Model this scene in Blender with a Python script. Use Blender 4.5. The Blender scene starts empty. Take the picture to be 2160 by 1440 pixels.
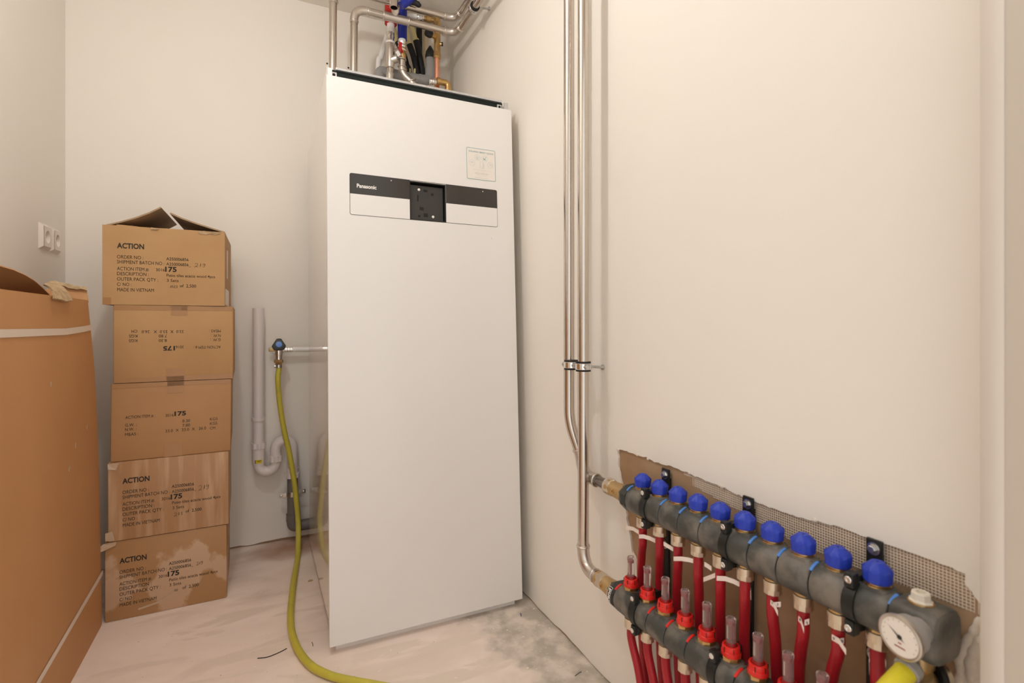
import bpy, bmesh, math, random
from mathutils import Vector, Matrix

random.seed(7)
sc = bpy.context.scene
COL = sc.collection

# ------------------------------------------------------------------ camera, world, exposure
F, YAW, CY, H = 1098.4, 0.4439, 680.4, 0.9254          # focal length in pixels of the 2160x1440 frame
cam_d = bpy.data.cameras.new('camera'); cam = bpy.data.objects.new('camera', cam_d); COL.objects.link(cam)
cam.location = (0, 0, H); cam.rotation_euler = (math.pi / 2, 0, -YAW)
cam_d.sensor_width = 36; cam_d.lens = F / 2160 * 36; cam_d.shift_y = -(720 - CY) / 2160
cam_d.clip_start = 0.02; cam_d.dof.use_dof = True; cam_d.dof.focus_distance = 1.75; cam_d.dof.aperture_fstop = 5.0
sc.camera = cam
world = bpy.data.worlds.new('world'); sc.world = world; world.use_nodes = True
world.node_tree.nodes['Background'].inputs[0].default_value = (1.0, 0.98, 0.95, 1)
world.node_tree.nodes['Background'].inputs[1].default_value = 0.58
sc.view_settings.view_transform = 'Standard'; sc.view_settings.look = 'None'
sc.view_settings.gamma = 1; sc.view_settings.use_curve_mapping = False
sc.view_settings.exposure = 1.14
sc.cycles.diffuse_bounces = 8; sc.cycles.max_bounces = 14; sc.cycles.glossy_bounces = 5
LAMP_POS = (-0.14, 1.04, 2.13); LAMP_POWER = 158.0; LAMP_COLOR = (1.0, 0.975, 0.945)

# ------------------------------------------------------------------ room measures (metres)
XR, YB, XL, ZC = 0.7995, 2.4126, -0.6548, 2.3078
CO, SI = math.cos(YAW), math.sin(YAW)
def ray(u, v):
    a = (u - 1080) / F; b = (CY - v) / F
    return Vector((CO * a + SI, -SI * a + CO, b))
CAM = Vector((0, 0, H))
def at(u, v, x=None, y=None, z=None):                   # the point of a known plane seen at a place of the photograph
    d = ray(u, v)
    for i, val in enumerate((x, y, z)):
        if val is not None: return CAM + d * ((val - CAM[i]) / d[i])

# ------------------------------------------------------------------ materials
MATS = {}
def lin(c):
    return tuple((v / 12.92 if v <= .04045 else ((v + .055) / 1.055) ** 2.4) for v in (x / 255 for x in c))
def mat(name, col, rough=.5, metal=0., col2=None, scale=8., detail=4., bump=0., bscale=60., coat=0., contrast=(.35, .65), stretch=None, trans=0., ior=1.45, emit=None, spec=.5):
    m = bpy.data.materials.new(name); m.use_nodes = True; MATS[name] = m
    nt = m.node_tree; b = nt.nodes['Principled BSDF']
    b.inputs['Base Color'].default_value = (*col, 1); b.inputs['Roughness'].default_value = rough
    b.inputs['Metallic'].default_value = metal; b.inputs['Coat Weight'].default_value = coat
    b.inputs['Transmission Weight'].default_value = trans; b.inputs['IOR'].default_value = ior
    b.inputs['Specular IOR Level'].default_value = spec
    if emit:
        b.inputs['Emission Color'].default_value = (*emit[0], 1); b.inputs['Emission Strength'].default_value = emit[1]
    if col2 or bump:
        tc = nt.nodes.new('ShaderNodeNewGeometry'); src = tc.outputs['Position']
        if stretch:
            mp = nt.nodes.new('ShaderNodeMapping'); mp.inputs['Scale'].default_value = stretch
            nt.links.new(src, mp.inputs[0]); src = mp.outputs[0]
        if col2:
            n = nt.nodes.new('ShaderNodeTexNoise'); n.inputs['Scale'].default_value = scale; n.inputs['Detail'].default_value = detail
            r = nt.nodes.new('ShaderNodeMapRange'); r.inputs[1].default_value, r.inputs[2].default_value = contrast
            x = nt.nodes.new('ShaderNodeMix'); x.data_type = 'RGBA'
            x.inputs[6].default_value = (*col, 1); x.inputs[7].default_value = (*col2, 1)
            nt.links.new(src, n.inputs[0]); nt.links.new(n.outputs[0], r.inputs[0]); nt.links.new(r.outputs[0], x.inputs[0])
            nt.links.new(x.outputs[2], b.inputs['Base Color'])
        if bump:
            n2 = nt.nodes.new('ShaderNodeTexNoise'); n2.inputs['Scale'].default_value = bscale; n2.inputs['Detail'].default_value = 3
            bp = nt.nodes.new('ShaderNodeBump'); bp.inputs['Strength'].default_value = bump; bp.inputs['Distance'].default_value = .002
            nt.links.new(src, n2.inputs[0]); nt.links.new(n2.outputs[0], bp.inputs['Height']); nt.links.new(bp.outputs[0], b.inputs['Normal'])
    return m
mat('wall_paint', (.845, .808, .750), .62, col2=(.83, .79, .728), scale=1.2, bump=.05, bscale=220)
mat('ceiling_paint', (.845, .81, .755), .8, col2=(.82, .78, .72), scale=3, bump=.05, bscale=200)
mat('jamb_shaded', (.54, .475, .40), .55)  # wall paint with the shade on the door reveal put into its colour
mat('bead_half_shaded', (.70, .65, .595), .6)  # same paint for the lit edge strip, less shade in its colour
mat('board', (.36, .225, .125), .85, col2=(.46, .31, .19), scale=9, bump=.2, bscale=90)
mat('plaster', (.74, .66, .57), .9, bump=.4, bscale=160)
mat('mesh_strand', (.78, .69, .58), .8)
mat('unit_white', (.785, .765, .745), .38, coat=.25)
mat('unit_gloss', (.78, .74, .68), .14, coat=.6)
mat('unit_black', (.020, .018, .016), .22)
mat('unit_band', (.046, .040, .035), .16)
mat('bracket_black', (.040, .036, .032), .45)
mat('foam', (.012, .017, .014), .9)
mat('alu', (.62, .62, .63), .35, .7)
mat('chrome', (.80, .79, .77), .16, 1.)
mat('zinc', (.66, .66, .64), .28, 1., col2=(.5, .5, .48), scale=60)
mat('steel', (.64, .585, .53), .20, 1., col2=(.57, .51, .455), scale=9, stretch=(1, 1, .3))
mat('steel_satin', (.66, .61, .56), .33, 1.)
mat('steel_dark', (.27, .24, .22), .25, 1.)
mat('brass', (.64, .43, .18), .30, 1., col2=(.56, .37, .15), scale=40)
mat('brass_matt', (.60, .42, .21), .42, .85, col2=(.52, .36, .17), scale=30)
mat('nickel', (.74, .65, .52), .34, 1.)
mat('copper', (.80, .40, .27), .30, 1.)
mat('pvc_white', (.76, .71, .70), .35)
mat('pvc_grey', (.30, .295, .29), .38)
mat('pvc_dark', (.17, .155, .145), .5)
mat('white_pipe', (.84, .83, .82), .35)
mat('hose_yellow', (.54, .485, .060), .42, col2=(.46, .41, .06), scale=25, contrast=(.5, .75))
mat('hose_bright', (.70, .60, .03), .4)
mat('rubber', (.014, .012, .011), .6)
mat('black_plastic', (.016, .017, .016), .42)
mat('insulation', (.010, .010, .010), .55)
mat('cream', (.76, .64, .43), .5)
mat('pale_yellow', (.74, .67, .33), .6)
mat('blue_sleeve', (.012, .025, .30), .35)
mat('red_sleeve', (.50, .018, .016), .4)
mat('blue_cap', (.020, .050, .46), .45)
mat('blue_clip', (.09, .26, .68), .4)
mat('blue_button', (.10, .24, .66), .35)
mat('red_cap', (.72, .022, .016), .33)
mat('red_dark', (.30, .012, .012), .4)
mat('red_tube', (.42, .013, .022), .36, col2=(.33, .010, .018), scale=14)
mat('manifold', (.062, .064, .058), .45, col2=(.205, .182, .153), scale=24, detail=6, contrast=(.44, .70), bump=.12, bscale=90)
mat('manifold_dark', (.032, .036, .033), .40)
mat('groove', (.008, .008, .008), .7)
mat('paper', (.86, .76, .70), .7)
mat('ink', (.030, .024, .018), .8)
mat('ink_pencil', (.10, .065, .04), .8)
mat('ink_white', (.85, .82, .78), .5)
mat('ink_grey', (.35, .35, .33), .6)
mat('teal', (.18, .36, .37), .6)
mat('teal_pale', (.34, .50, .50), .6)
mat('sticker', (.80, .755, .70), .35)
mat('pale_grey_ink', (.60, .575, .54), .6)
mat('dial', (.82, .76, .70), .5)
mat('bezel', (.58, .53, .47), .32, .9)
mat('gauge_body', (.33, .31, .29), .5)
mat('plug', (.78, .72, .62), .45)
mat('carton', (.500, .300, .135), .68, col2=(.46, .268, .115), scale=7, bump=.06, bscale=120)
mat('carton_b', (.455, .255, .115), .66, col2=(.42, .23, .10), scale=6, bump=.06, bscale=120)
mat('carton_worn', (.400, .222, .095), .46, col2=(.53, .355, .225), scale=6.5, detail=7, bump=.16, bscale=150, contrast=(.505, .545), stretch=(1, 1, .9))
mat('carton_scuffed', (.415, .232, .110), .45, col2=(.56, .37, .22), scale=11, detail=6, bump=.2, bscale=60, contrast=(.44, .68), stretch=(3.2, 1, .32))
mat('carton_big', (.50, .255, .105), .60, col2=(.54, .28, .12), scale=2.5, bump=.05, bscale=100)
mat('carton_inside', (.40, .28, .17), .75, col2=(.36, .25, .15), scale=20)
mat('carton_torn', (.50, .36, .21), .85, col2=(.36, .25, .14), scale=60, bump=.5, bscale=200)
mat('tape', (.40, .215, .09), .28)
mat('film', (.52, .38, .26), .15)
mat('strap', (.72, .63, .54), .35)
mat('socket', (.84, .77, .71), .32)
mat('hole_dark', (.02, .015, .012), .9)
mat('lamp_glass', (1, .95, .9), .3, emit=(LAMP_COLOR, LAMP_POWER))
mat('sticker_yellow', (.72, .58, .02), .5)
# clear meter tubes
m = mat('clear', (.96, .90, .88), .08, trans=.88, ior=1.33)
# concrete floor: screed with pale plaster smears; a grey rough zone along the right wall; a rusty stain by the drain
def floor_material():
    m = bpy.data.materials.new('screed'); MATS['screed'] = m; m.use_nodes = True
    nt = m.node_tree; b = nt.nodes['Principled BSDF']; b.inputs['Roughness'].default_value = .72
    N = nt.nodes.new; L = nt.links.new
    tc = N('ShaderNodeTexCoord'); sep = N('ShaderNodeSeparateXYZ'); L(tc.outputs['Object'], sep.inputs[0])
    def noise(s, d, st=None, dist=0):
        n = N('ShaderNodeTexNoise'); n.inputs['Scale'].default_value = s; n.inputs['Detail'].default_value = d; n.inputs['Distortion'].default_value = dist
        if st:
            mp = N('ShaderNodeMapping'); mp.inputs['Scale'].default_value = st; mp.inputs['Rotation'].default_value = (0, 0, .5); L(tc.outputs['Object'], mp.inputs[0]); L(mp.outputs[0], n.inputs[0])
        else: L(tc.outputs['Object'], n.inputs[0])
        return n.outputs[0]
    def rng(s, a, bb):
        r = N('ShaderNodeMapRange'); r.inputs[1].default_value = a; r.inputs[2].default_value = bb; L(s, r.inputs[0]); return r.outputs[0]
    def mix(fac, c1, c2):
        x = N('ShaderNodeMix'); x.data_type = 'RGBA'; L(fac, x.inputs[0])
        for i, c in ((6, c1), (7, c2)):
            if isinstance(c, tuple): x.inputs[i].default_value = (*c, 1)
            else: L(c, x.inputs[i])
        return x.outputs[2]
    def mth(op, a, bb):
        x = N('ShaderNodeMath'); x.operation = op
        for i, c in ((0, a), (1, bb)):
            if isinstance(c, (int, float)): x.inputs[i].default_value = c
            else: L(c, x.inputs[i])
        return x.outputs[0]
    base = mix(rng(noise(2.2, 5, (1, 2.4, 1), 1.2), .38, .64), (.82, .70, .62), (.89, .775, .70))
    base = mix(rng(noise(2.6, 7, (1, 1.9, 1), 1.0), .52, .74), base, (.69, .58, .495))
    base = mix(rng(noise(4.2, 8, (.8, 2.6, 1), .6), .565, .61), base, (.765, .66, .57))
    base = mix(rng(noise(9, 3, (1, 2.2, 1), 2.0), .715, .735), base, (.90, .83, .76))
    base = mix(rng(noise(120, 2), .735, .76), base, (.42, .34, .27))
    base = mix(rng(noise(38, 3), .70, .76), base, (.83, .75, .68))
    # grey rough cement by the right wall
    edge = mth('ADD', sep.outputs[0], mth('MULTIPLY', mth('SUBTRACT', noise(7, 5), .5), .42))
    gz = rng(edge, .575, .645)
    gcol = mix(rng(noise(16, 6), .40, .60), (.47, .42, .36), (.72, .645, .565))
    gcol = mix(rng(noise(60, 4), .64, .70), gcol, (.82, .75, .67))
    base = mix(gz, base, gcol)
    # rust tint where the drain meets the wall
    rx = mth('SUBTRACT', sep.outputs[0], .10); ry = mth('SUBTRACT', sep.outputs[1], 2.33)
    d = mth('ADD', mth('MULTIPLY', mth('MULTIPLY', rx, rx), 26), mth('MULTIPLY', mth('MULTIPLY', ry, ry), 60))
    d = mth('ADD', d, mth('MULTIPLY', noise(12, 4), .9))
    rf = N('ShaderNodeMapRange'); rf.inputs[1].default_value = 1.35; rf.inputs[2].default_value = .45; rf.inputs[4].default_value = .85; L(d, rf.inputs[0])
    base = mix(rf.outputs[0], base, (.40, .20, .11))
    L(base, b.inputs['Base Color'])
    bp = N('ShaderNodeBump'); bp.inputs['Strength'].default_value = .25; bp.inputs['Distance'].default_value = .004
    L(mth('ADD', noise(9, 6), mth('MULTIPLY', mth('MULTIPLY', noise(70, 3), gz), .6)), bp.inputs['Height']); L(bp.outputs[0], b.inputs['Normal'])
floor_material()

# ------------------------------------------------------------------ mesh helpers
def basis(d):
    d = Vector(d).normalized(); a = Vector((0, 0, 1)) if abs(d.z) < .9 else Vector((1, 0, 0))
    x = a.cross(d).normalized(); return x, d.cross(x), d
class G:
    def __init__(s): s.v = []; s.f = []
    def add(s, vs, fs):
        o = len(s.v); s.v += [Vector(p) for p in vs]; s.f += [tuple(i + o for i in f) for f in fs]; return s
    def box(s, c, size, R=None, bev=0.):
        hx, hy, hz = (q / 2 for q in size); c = Vector(c)
        if bev:
            bm = bmesh.new(); bmesh.ops.create_cube(bm, size=1)
            for v in bm.verts: v.co = Vector((v.co.x * size[0], v.co.y * size[1], v.co.z * size[2]))
            bmesh.ops.bevel(bm, geom=bm.edges[:], offset=bev, segments=2, affect='EDGES', profile=.5)
            bm.verts.index_update()
            vs = [v.co.copy() for v in bm.verts]; fs = [tuple(v.index for v in f.verts) for f in bm.faces]; bm.free()
        else:
            vs = [Vector((x, y, z)) for x in (-hx, hx) for y in (-hy, hy) for z in (-hz, hz)]
            fs = [(0, 1, 3, 2), (4, 6, 7, 5), (0, 4, 5, 1), (2, 3, 7, 6), (0, 2, 6, 4), (1, 5, 7, 3)]
        if R: vs = [R @ v for v in vs]
        return s.add([c + v for v in vs], fs)
    def lathe(s, p, d, prof, n=24, phase=0.):
        x, y, d = basis(d); p = Vector(p); vs = []; fs = []
        for t, r in prof:
            for k in range(n):
                a = 2 * math.pi * k / n + phase; vs.append(p + d * t + x * (r * math.cos(a)) + y * (r * math.sin(a)))
        for i in range(len(prof) - 1):
            for k in range(n):
                fs.append((i * n + k, i * n + (k + 1) % n, (i + 1) * n + (k + 1) % n, (i + 1) * n + k))
        if prof[0][1] > 1e-6: fs.append(tuple(range(n - 1, -1, -1)))
        if prof[-1][1] > 1e-6: fs.append(tuple((len(prof) - 1) * n + k for k in range(n)))
        return s.add(vs, fs)
    def cyl(s, p, q, r, n=20, r2=None):
        p, q = Vector(p), Vector(q); L = (q - p).length
        return s.lathe(p, q - p, [(0, r), (L, r if r2 is None else r2)], n)
    def ring(s, p, d, r, t, n=24, m=8):                  # torus
        x, y, d = basis(d); p = Vector(p); vs = []; fs = []
        for k in range(n):
            a = 2 * math.pi * k / n; e = x * math.cos(a) + y * math.sin(a)
            for j in range(m):
                b = 2 * math.pi * j / m; vs.append(p + e * (r + t * math.cos(b)) + d * (t * math.sin(b)))
        for k in range(n):
            for j in range(m):
                fs.append((k * m + j, ((k + 1) % n) * m + j, ((k + 1) % n) * m + (j + 1) % m, k * m + (j + 1) % m))
        return s.add(vs, fs)
    def sweep(s, pts, r, n=16, cap=True, hollow=False):
        pts = [Vector(p) for p in pts]; m = len(pts); rs = r if isinstance(r, (list, tuple)) else [r] * m
        T = [(pts[min(i + 1, m - 1)] - pts[max(i - 1, 0)]).normalized() for i in range(m)]
        x, y, _ = basis(T[0]); vs = []; fs = []
        for i in range(m):
            if i: 
                q = T[i - 1].rotation_difference(T[i]); x = q @ x; y = q @ y
            for k in range(n):
                a = 2 * math.pi * k / n; vs.append(pts[i] + (x * math.cos(a) + y * math.sin(a)) * rs[i])
        for i in range(m - 1):
            for k in range(n): fs.append((i * n + k, i * n + (k + 1) % n, (i + 1) * n + (k + 1) % n, (i + 1) * n + k))
        if cap: fs.append(tuple(range(n - 1, -1, -1))); fs.append(tuple((m - 1) * n + k for k in range(n)))
        return s.add(vs, fs)
    def sheet(s, rows, th, nrm=None):                    # a grid of points given a thickness
        R = len(rows); Cn = len(rows[0]); P = [[Vector(p) for p in r] for r in rows]; vs = []; fs = []
        for i in range(R):
            for j in range(Cn):
                if nrm: nn = Vector(nrm)
                else:
                    du = P[min(i + 1, R - 1)][j] - P[max(i - 1, 0)][j]; dv = P[i][min(j + 1, Cn - 1)] - P[i][max(j - 1, 0)]
                    nn = du.cross(dv).normalized()
                vs.append(P[i][j]); vs.append(P[i][j] + nn * th)
        I = lambda i, j, k: (i * Cn + j) * 2 + k
        for i in range(R - 1):
            for j in range(Cn - 1):
                fs.append((I(i, j, 0), I(i + 1, j, 0), I(i + 1, j + 1, 0), I(i, j + 1, 0)))
                fs.append((I(i, j, 1), I(i, j + 1, 1), I(i + 1, j + 1, 1), I(i + 1, j, 1)))
        for j in range(Cn - 1):
            fs.append((I(0, j, 0), I(0, j + 1, 0), I(0, j + 1, 1), I(0, j, 1))); fs.append((I(R - 1, j, 0), I(R - 1, j, 1), I(R - 1, j + 1, 1), I(R - 1, j + 1, 0)))
        for i in range(R - 1):
            fs.append((I(i, 0, 0), I(i, 0, 1), I(i + 1, 0, 1), I(i + 1, 0, 0))); fs.append((I(i, Cn - 1, 0), I(i + 1, Cn - 1, 0), I(i + 1, Cn - 1, 1), I(i, Cn - 1, 1)))
        return s.add(vs, fs)
    def prism(s, poly, d):                                # an outline pushed along d
        n = len(poly); d = Vector(d); a = [Vector(p) for p in poly]
        return s.add(a + [p + d for p in a], [tuple(range(n - 1, -1, -1)), tuple(range(n, 2 * n))] + [(i, (i + 1) % n, n + (i + 1) % n, n + i) for i in range(n)])
    def tf(s, M): s.v = [M @ v for v in s.v]; return s
    def merge(s, o): return s.add(o.v, o.f)
def fillet(pts, rad, seg=8, lim=.49):
    pts = [Vector(p) for p in pts]; out = [pts[0]]
    for i in range(1, len(pts) - 1):
        a, b, c = pts[i - 1], pts[i], pts[i + 1]; u = (a - b).normalized(); w = (c - b).normalized()
        ang = u.angle(w); r = rad[i - 1] if isinstance(rad, (list, tuple)) else rad
        t = min(r / math.tan(ang / 2), lim * (a - b).length, lim * (c - b).length)
        p, q = b + u * t, b + w * t
        for k in range(seg + 1):
            e = k / seg; out.append(p * (1 - e) ** 2 + b * 2 * e * (1 - e) + q * e * e)
    return out + [pts[-1]]
def smooth_path(pts, sub=8):                              # Catmull-Rom through the points
    P = [Vector(p) for p in pts]; P = [P[0] * 2 - P[1]] + P + [P[-1] * 2 - P[-2]]; out = []
    for i in range(1, len(P) - 2):
        for k in range(sub):
            t = k / sub; a, b, c, d = P[i - 1], P[i], P[i + 1], P[i + 2]
            out.append(.5 * ((2 * b) + (c - a) * t + (2 * a - 5 * b + 4 * c - d) * t * t + (3 * b - a - 3 * c + d) * t ** 3))
    return out + [P[-2]]
def mesh_of(name, g, m, smooth=35):
    me = bpy.data.meshes.new(name); me.from_pydata([tuple(v) for v in g.v], [], g.f)
    bm = bmesh.new(); bm.from_mesh(me); bmesh.ops.recalc_face_normals(bm, faces=bm.faces[:]); bm.to_mesh(me); bm.free()
    if smooth:
        for p in me.polygons: p.use_smooth = True
        me.set_sharp_from_angle(angle=math.radians(smooth))
    me.materials.append(MATS[m]); me.update(); return me
def link(name, me, parent=None, loc=(0, 0, 0)):
    o = bpy.data.objects.new(name, me); COL.objects.link(o)
    if parent: o.parent = parent
    o.location = loc; return o
def wloc(p):
    v = Vector(p.location)
    while p.parent: p = p.parent; v += p.location
    return v
def part(name, g, m, parent=None, smooth=35, label=None):  # a mesh given in room coordinates, hung under its thing
    off = wloc(parent) if parent else Vector((0, 0, 0))
    if parent: g.v = [v - off for v in g.v]
    o = link(name, mesh_of(name, g, m, smooth), parent)
    if label: o['label'] = label
    return o
def tag(o, label, cat, group=None):
    o['label'] = label; o['category'] = cat
    if group: o['group'] = group
    return o
def thing(name, loc, label, cat, group=None):
    o = bpy.data.objects.new(name, None); COL.objects.link(o); o.location = loc; o.empty_display_size = .05
    return tag(o, label, cat, group)
def solo(name, g, m, label, cat, group=None, smooth=35):   # a thing that is one mesh
    return tag(part(name, g, m, None, smooth), label, cat, group)
def struct(name, g, m, parent=None, smooth=0):
    o = part(name, g, m, parent, smooth)
    if not parent: o['kind'] = 'structure'
    return o
_tx = {}
def text_geo(s, bold=0.):
    key = (s, bold)
    if key not in _tx:
        cu = bpy.data.curves.new('t', 'FONT'); cu.body = s; cu.size = 1; cu.offset = bold; cu.resolution_u = 3
        o = bpy.data.objects.new('t', cu); COL.objects.link(o)
        dg = bpy.context.evaluated_depsgraph_get(); me = bpy.data.meshes.new_from_object(o.evaluated_get(dg))
        vs = [v.co.copy() for v in me.vertices]; fs = [tuple(p.vertices) for p in me.polygons]
        bpy.data.objects.remove(o); bpy.data.curves.remove(cu); bpy.data.meshes.remove(me); _tx[key] = (vs, fs)
    return _tx[key]
CAPH = .69
def put_text(g, s, x0, x1, base, cap, M, bold=0.):         # lettering between x0 and x1, on a baseline, as tall as cap; M maps (x, z) to the room
    vs, fs = text_geo(s, bold); lo = min(v.x for v in vs); hi = max(v.x for v in vs); k = (x1 - x0) / (hi - lo); h = cap / CAPH
    g.add([M((x0 + (v.x - lo) * k), base + v.y * h) for v in vs], fs)

# ------------------------------------------------------------------ the room
Y0 = .29                                                   # inner face of the wall with the doorway
struct('floor', G().box((.05, .85, -.04), (1.9, 3.4, .08)), 'screed')
struct('ceiling', G().box((.07, (Y0 + YB) / 2, ZC + .04), (1.7, YB - Y0 + .5, .08)), 'ceiling_paint')
struct('wall_left', G().box((XL - .05, 1.2, ZC / 2), (.1, 2.7, ZC + .02)), 'wall_paint')
def rough_edge(n, lo, hi, seed):
    r = random.Random(seed); v = [r.uniform(lo, hi) for _ in range(n)]
    return [(v[max(i - 1, 0)] + v[i] * 2 + v[min(i + 1, n - 1)]) / 4 for i in range(n)]
# back wall: plaster skin ending just above the floor, board behind it
nb = 60; zz = rough_edge(nb, .001, .016, 3)
xs = [XL - .01 + (XR + .02 - XL) * i / (nb - 1) for i in range(nb)]
g = G(); g.sheet([[(x, YB, z) for x, z in zip(xs, zz)], [(x, YB, .05) for x in xs], [(x, YB, ZC + .01) for x in xs]], .012, (0, 1, 0))
wb = struct('wall_back', g, 'wall_paint'); part('plasterboard', G().box(((XL + XR) / 2, YB + .037, ZC / 2), (1.7, .05, ZC + .05)), 'board', wb, 0)
for u, v in ((690, 134), (735, 143), (791, 158)):
    p = at(u, v, y=YB); part('screw_hole', G().cyl(p + Vector((0, -.0006, 0)), p + Vector((0, .004, 0)), .004, 10), 'hole_dark', wb)
# right wall: plaster skin with the broken opening
hole_px = [(1304, 949), (1322, 951), (1340, 958), (1362, 964), (1380, 975), (1410, 981), (1442, 993), (1470, 1006), (1500, 1019), (1530, 1030), (1560, 1045), (1600, 1061), (1640, 1076), (1684, 1091), (1728, 1100), (1772, 1112), (1824, 1133), (1864, 1146), (1915, 1164), (1967, 1183), (2005, 1197), (2038, 1212),
           (2037, 1231), (2050, 1248), (2064, 1271), (2070, 1299), (2060, 1318), (2049, 1334), (2036, 1352), (2022, 1377), (2016, 1392), (2017, 1402), (2023, 1416), (2013, 1430), (2016, 1450), (2008, 1480)]
left_px = [(1352, 1262), (1349, 1230), (1345, 1192), (1339, 1176), (1332, 1160), (1329, 1130), (1323, 1100), (1319, 1070), (1315, 1045), (1312, 1022), (1308, 1005), (1304, 988), (1303, 972)]
base = [at(u, v, x=XR) for u, v in hole_px] + [Vector((XR, .40, .27)), Vector((XR, .55, .262)), Vector((XR, .7, .268)), Vector((XR, .85, .262)), Vector((XR, .95, .27))] + [at(u, v, x=XR) for u, v in left_px]
rr = random.Random(5); loop = []
for i, p in enumerate(base):
    q = base[(i + 1) % len(base)]; n = max(2, int((q - p).length / .007))
    for k in range(n):
        e = k / n; w = p.lerp(q, e); loop.append(w + Vector((0, rr.uniform(-1, 1) * .0022, rr.uniform(-1, 1) * .0016)))
bm = bmesh.new(); ym = Y0 - .12
nw = 70; zr = rough_edge(nw, .001, .014, 9)
outer = [Vector((XR, ym + (YB + .01 - ym) * i / (nw - 1), zr[i])) for i in range(nw)] + [Vector((XR, YB + .01, ZC + .01)), Vector((XR, ym, ZC + .01))]
def ring_edges(ps):
    vs = [bm.verts.new(p) for p in ps]; return vs, [bm.edges.new((vs[i], vs[(i + 1) % len(vs)])) for i in range(len(vs))]
vo, eo = ring_edges(outer); vi, ei = ring_edges(loop)
bmesh.ops.triangle_fill(bm, use_beauty=True, edges=eo + ei)
for vs in (vo, vi):
    back = [bm.verts.new(v.co + Vector((.005, 0, 0))) for v in vs]
    for i in range(len(vs)):
        j = (i + 1) % len(vs); bm.faces.new((vs[i], vs[j], back[j], back[i]))
bm.verts.index_update(); g = G(); g.v = [v.co.copy() for v in bm.verts]; g.f = [tuple(v.index for v in f.verts) for f in bm.faces]; bm.free()
wr = struct('wall_right', g, 'wall_paint')
part('plasterboard', G().box((XR + .030, 1.3, ZC / 2), (.05, 2.5, ZC + .05)), 'board', wr, 0, label='bare brown plasterboard inside the broken opening')
# glass-fibre joint tape on the board
g = G(); XM = XR + .0044
def mesh_top(y): return .622
def mesh_bot(y):
    if y > .815: return .603
    if y > .57: return .587 + (.815 - y) / (.815 - .57) * (.555 - .587)
    return .555 + (.57 - y) * .03
def mstrip(a, b, w=.00055):
    a, b = Vector(a), Vector(b); d = (b - a); L = d.length
    ang = math.atan2(d.z, d.y); g.box((a + b) / 2, (.0007, L, w * 2), Matrix.Rotation(ang, 3, 'X'))
y = .84
while y > .335:
    mstrip((XM, y, mesh_bot(y)), (XM, y + .0006, mesh_top(y))); y -= .0042
for k in range(17):
    ys_ = [.84 - .01 * q for q in range(51)]
    for ya, yb in zip(ys_, ys_[1:]):
        z_ = mesh_top(ya) - .0042 * k
        if z_ > mesh_bot(ya) and z_ > mesh_bot(yb): mstrip((XM - .0004, ya, z_), (XM - .0004, yb, z_))
o = part('joint_tape_mesh', g, 'mesh_strand', wr, 0, label='white glass-fibre joint tape stuck on the brown board'); o['kind'] = 'stuff'
# torn plaster paper and lumps round the opening
for i in range(20):
    p = loop[rr.randrange(len(loop))]
    if p.z < .35: continue
    r = rr.uniform(.002, .005); g = G().lathe(p + Vector((-.001, 0, 0)), (1, rr.uniform(-.5, .5), rr.uniform(-.5, .5)), [(-.002, 0), (-.0015, r * .6), (0, r), (.002, r * .7)], 7)
    part('plaster_crumb', g, 'plaster', wr, 0)
for pp, r0 in (([(2068, 1304), (2058, 1328), (2046, 1348), (2032, 1372), (2026, 1396), (2030, 1418), (2022, 1440), (2020, 1475)], .0075), ([(2075, 1345), (2064, 1372), (2056, 1400), (2058, 1430), (2052, 1470)], .011), ([(1306, 985), (1309, 1000), (1312, 1018), (1316, 1034)], .0026), ([(1336, 1165), (1343, 1182), (1346, 1210), (1349, 1240)], .0036)):
    path = smooth_path([at(u, v, x=XR + .002) for u, v in pp], 6)
    part('plaster_ridge', G().sweep(path, [r0 * (.45 + .55 * math.sin(math.pi * (k + .6) / len(path)) + .14 * math.sin(k * .8) * math.sin(k * .41 + 1)) for k in range(len(path))], 10), 'plaster', wr, 80)
# wall with the doorway; the jamb has a rounded edge towards the room
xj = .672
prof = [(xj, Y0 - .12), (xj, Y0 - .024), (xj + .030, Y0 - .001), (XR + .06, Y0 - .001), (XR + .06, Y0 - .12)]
wf = struct('wall_front', G().prism([(x, y, 0) for x, y in prof], (0, 0, ZC + .02)), 'jamb_shaded', None, 0)
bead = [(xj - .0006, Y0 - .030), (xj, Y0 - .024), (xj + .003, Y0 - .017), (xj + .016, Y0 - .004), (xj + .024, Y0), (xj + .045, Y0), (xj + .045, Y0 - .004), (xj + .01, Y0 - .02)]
part('corner_bead', G().prism([(x, y, 0) for x, y in bead], (0, 0, ZC)), 'bead_half_shaded', wf, 50)
part('wall_panel', G().box((-.66, Y0 - .06, ZC / 2), (.22, .12, ZC + .02)), 'jamb_shaded', wf, 0)
part('lintel', G().box((.06, Y0 - .06, (2.06 + ZC + .02) / 2), (1.22, .12, ZC + .02 - 2.06)), 'jamb_shaded', wf, 0)

# ------------------------------------------------------------------ bare bulb hanging from the ceiling (the room's light)
lx, ly, lz = LAMP_POS
t = thing('pendant_lamp', (lx, ly, ZC), 'bare bulb in a black lampholder hanging from the ceiling', 'lamp')
part('ceiling_rose', G().lathe((lx, ly, ZC), (0, 0, -1), [(0, .035), (.012, .033), (.018, .01)], 24), 'socket', t)
part('cord', G().cyl((lx, ly, ZC - .015), (lx, ly, lz + .07), .003, 8), 'black_plastic', t)
part('lampholder', G().lathe((lx, ly, lz + .075), (0, 0, -1), [(0, .008), (.004, .017), (.036, .018), (.038, .014)], 20), 'black_plastic', t)
part('bulb', G().lathe((lx, ly, lz + .04), (0, 0, -1), [(0, .013), (.012, .018), (.025, .027), (.04, .031), (.055, .029), (.066, .019), (.072, 0)], 24), 'lamp_glass', t)

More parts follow.
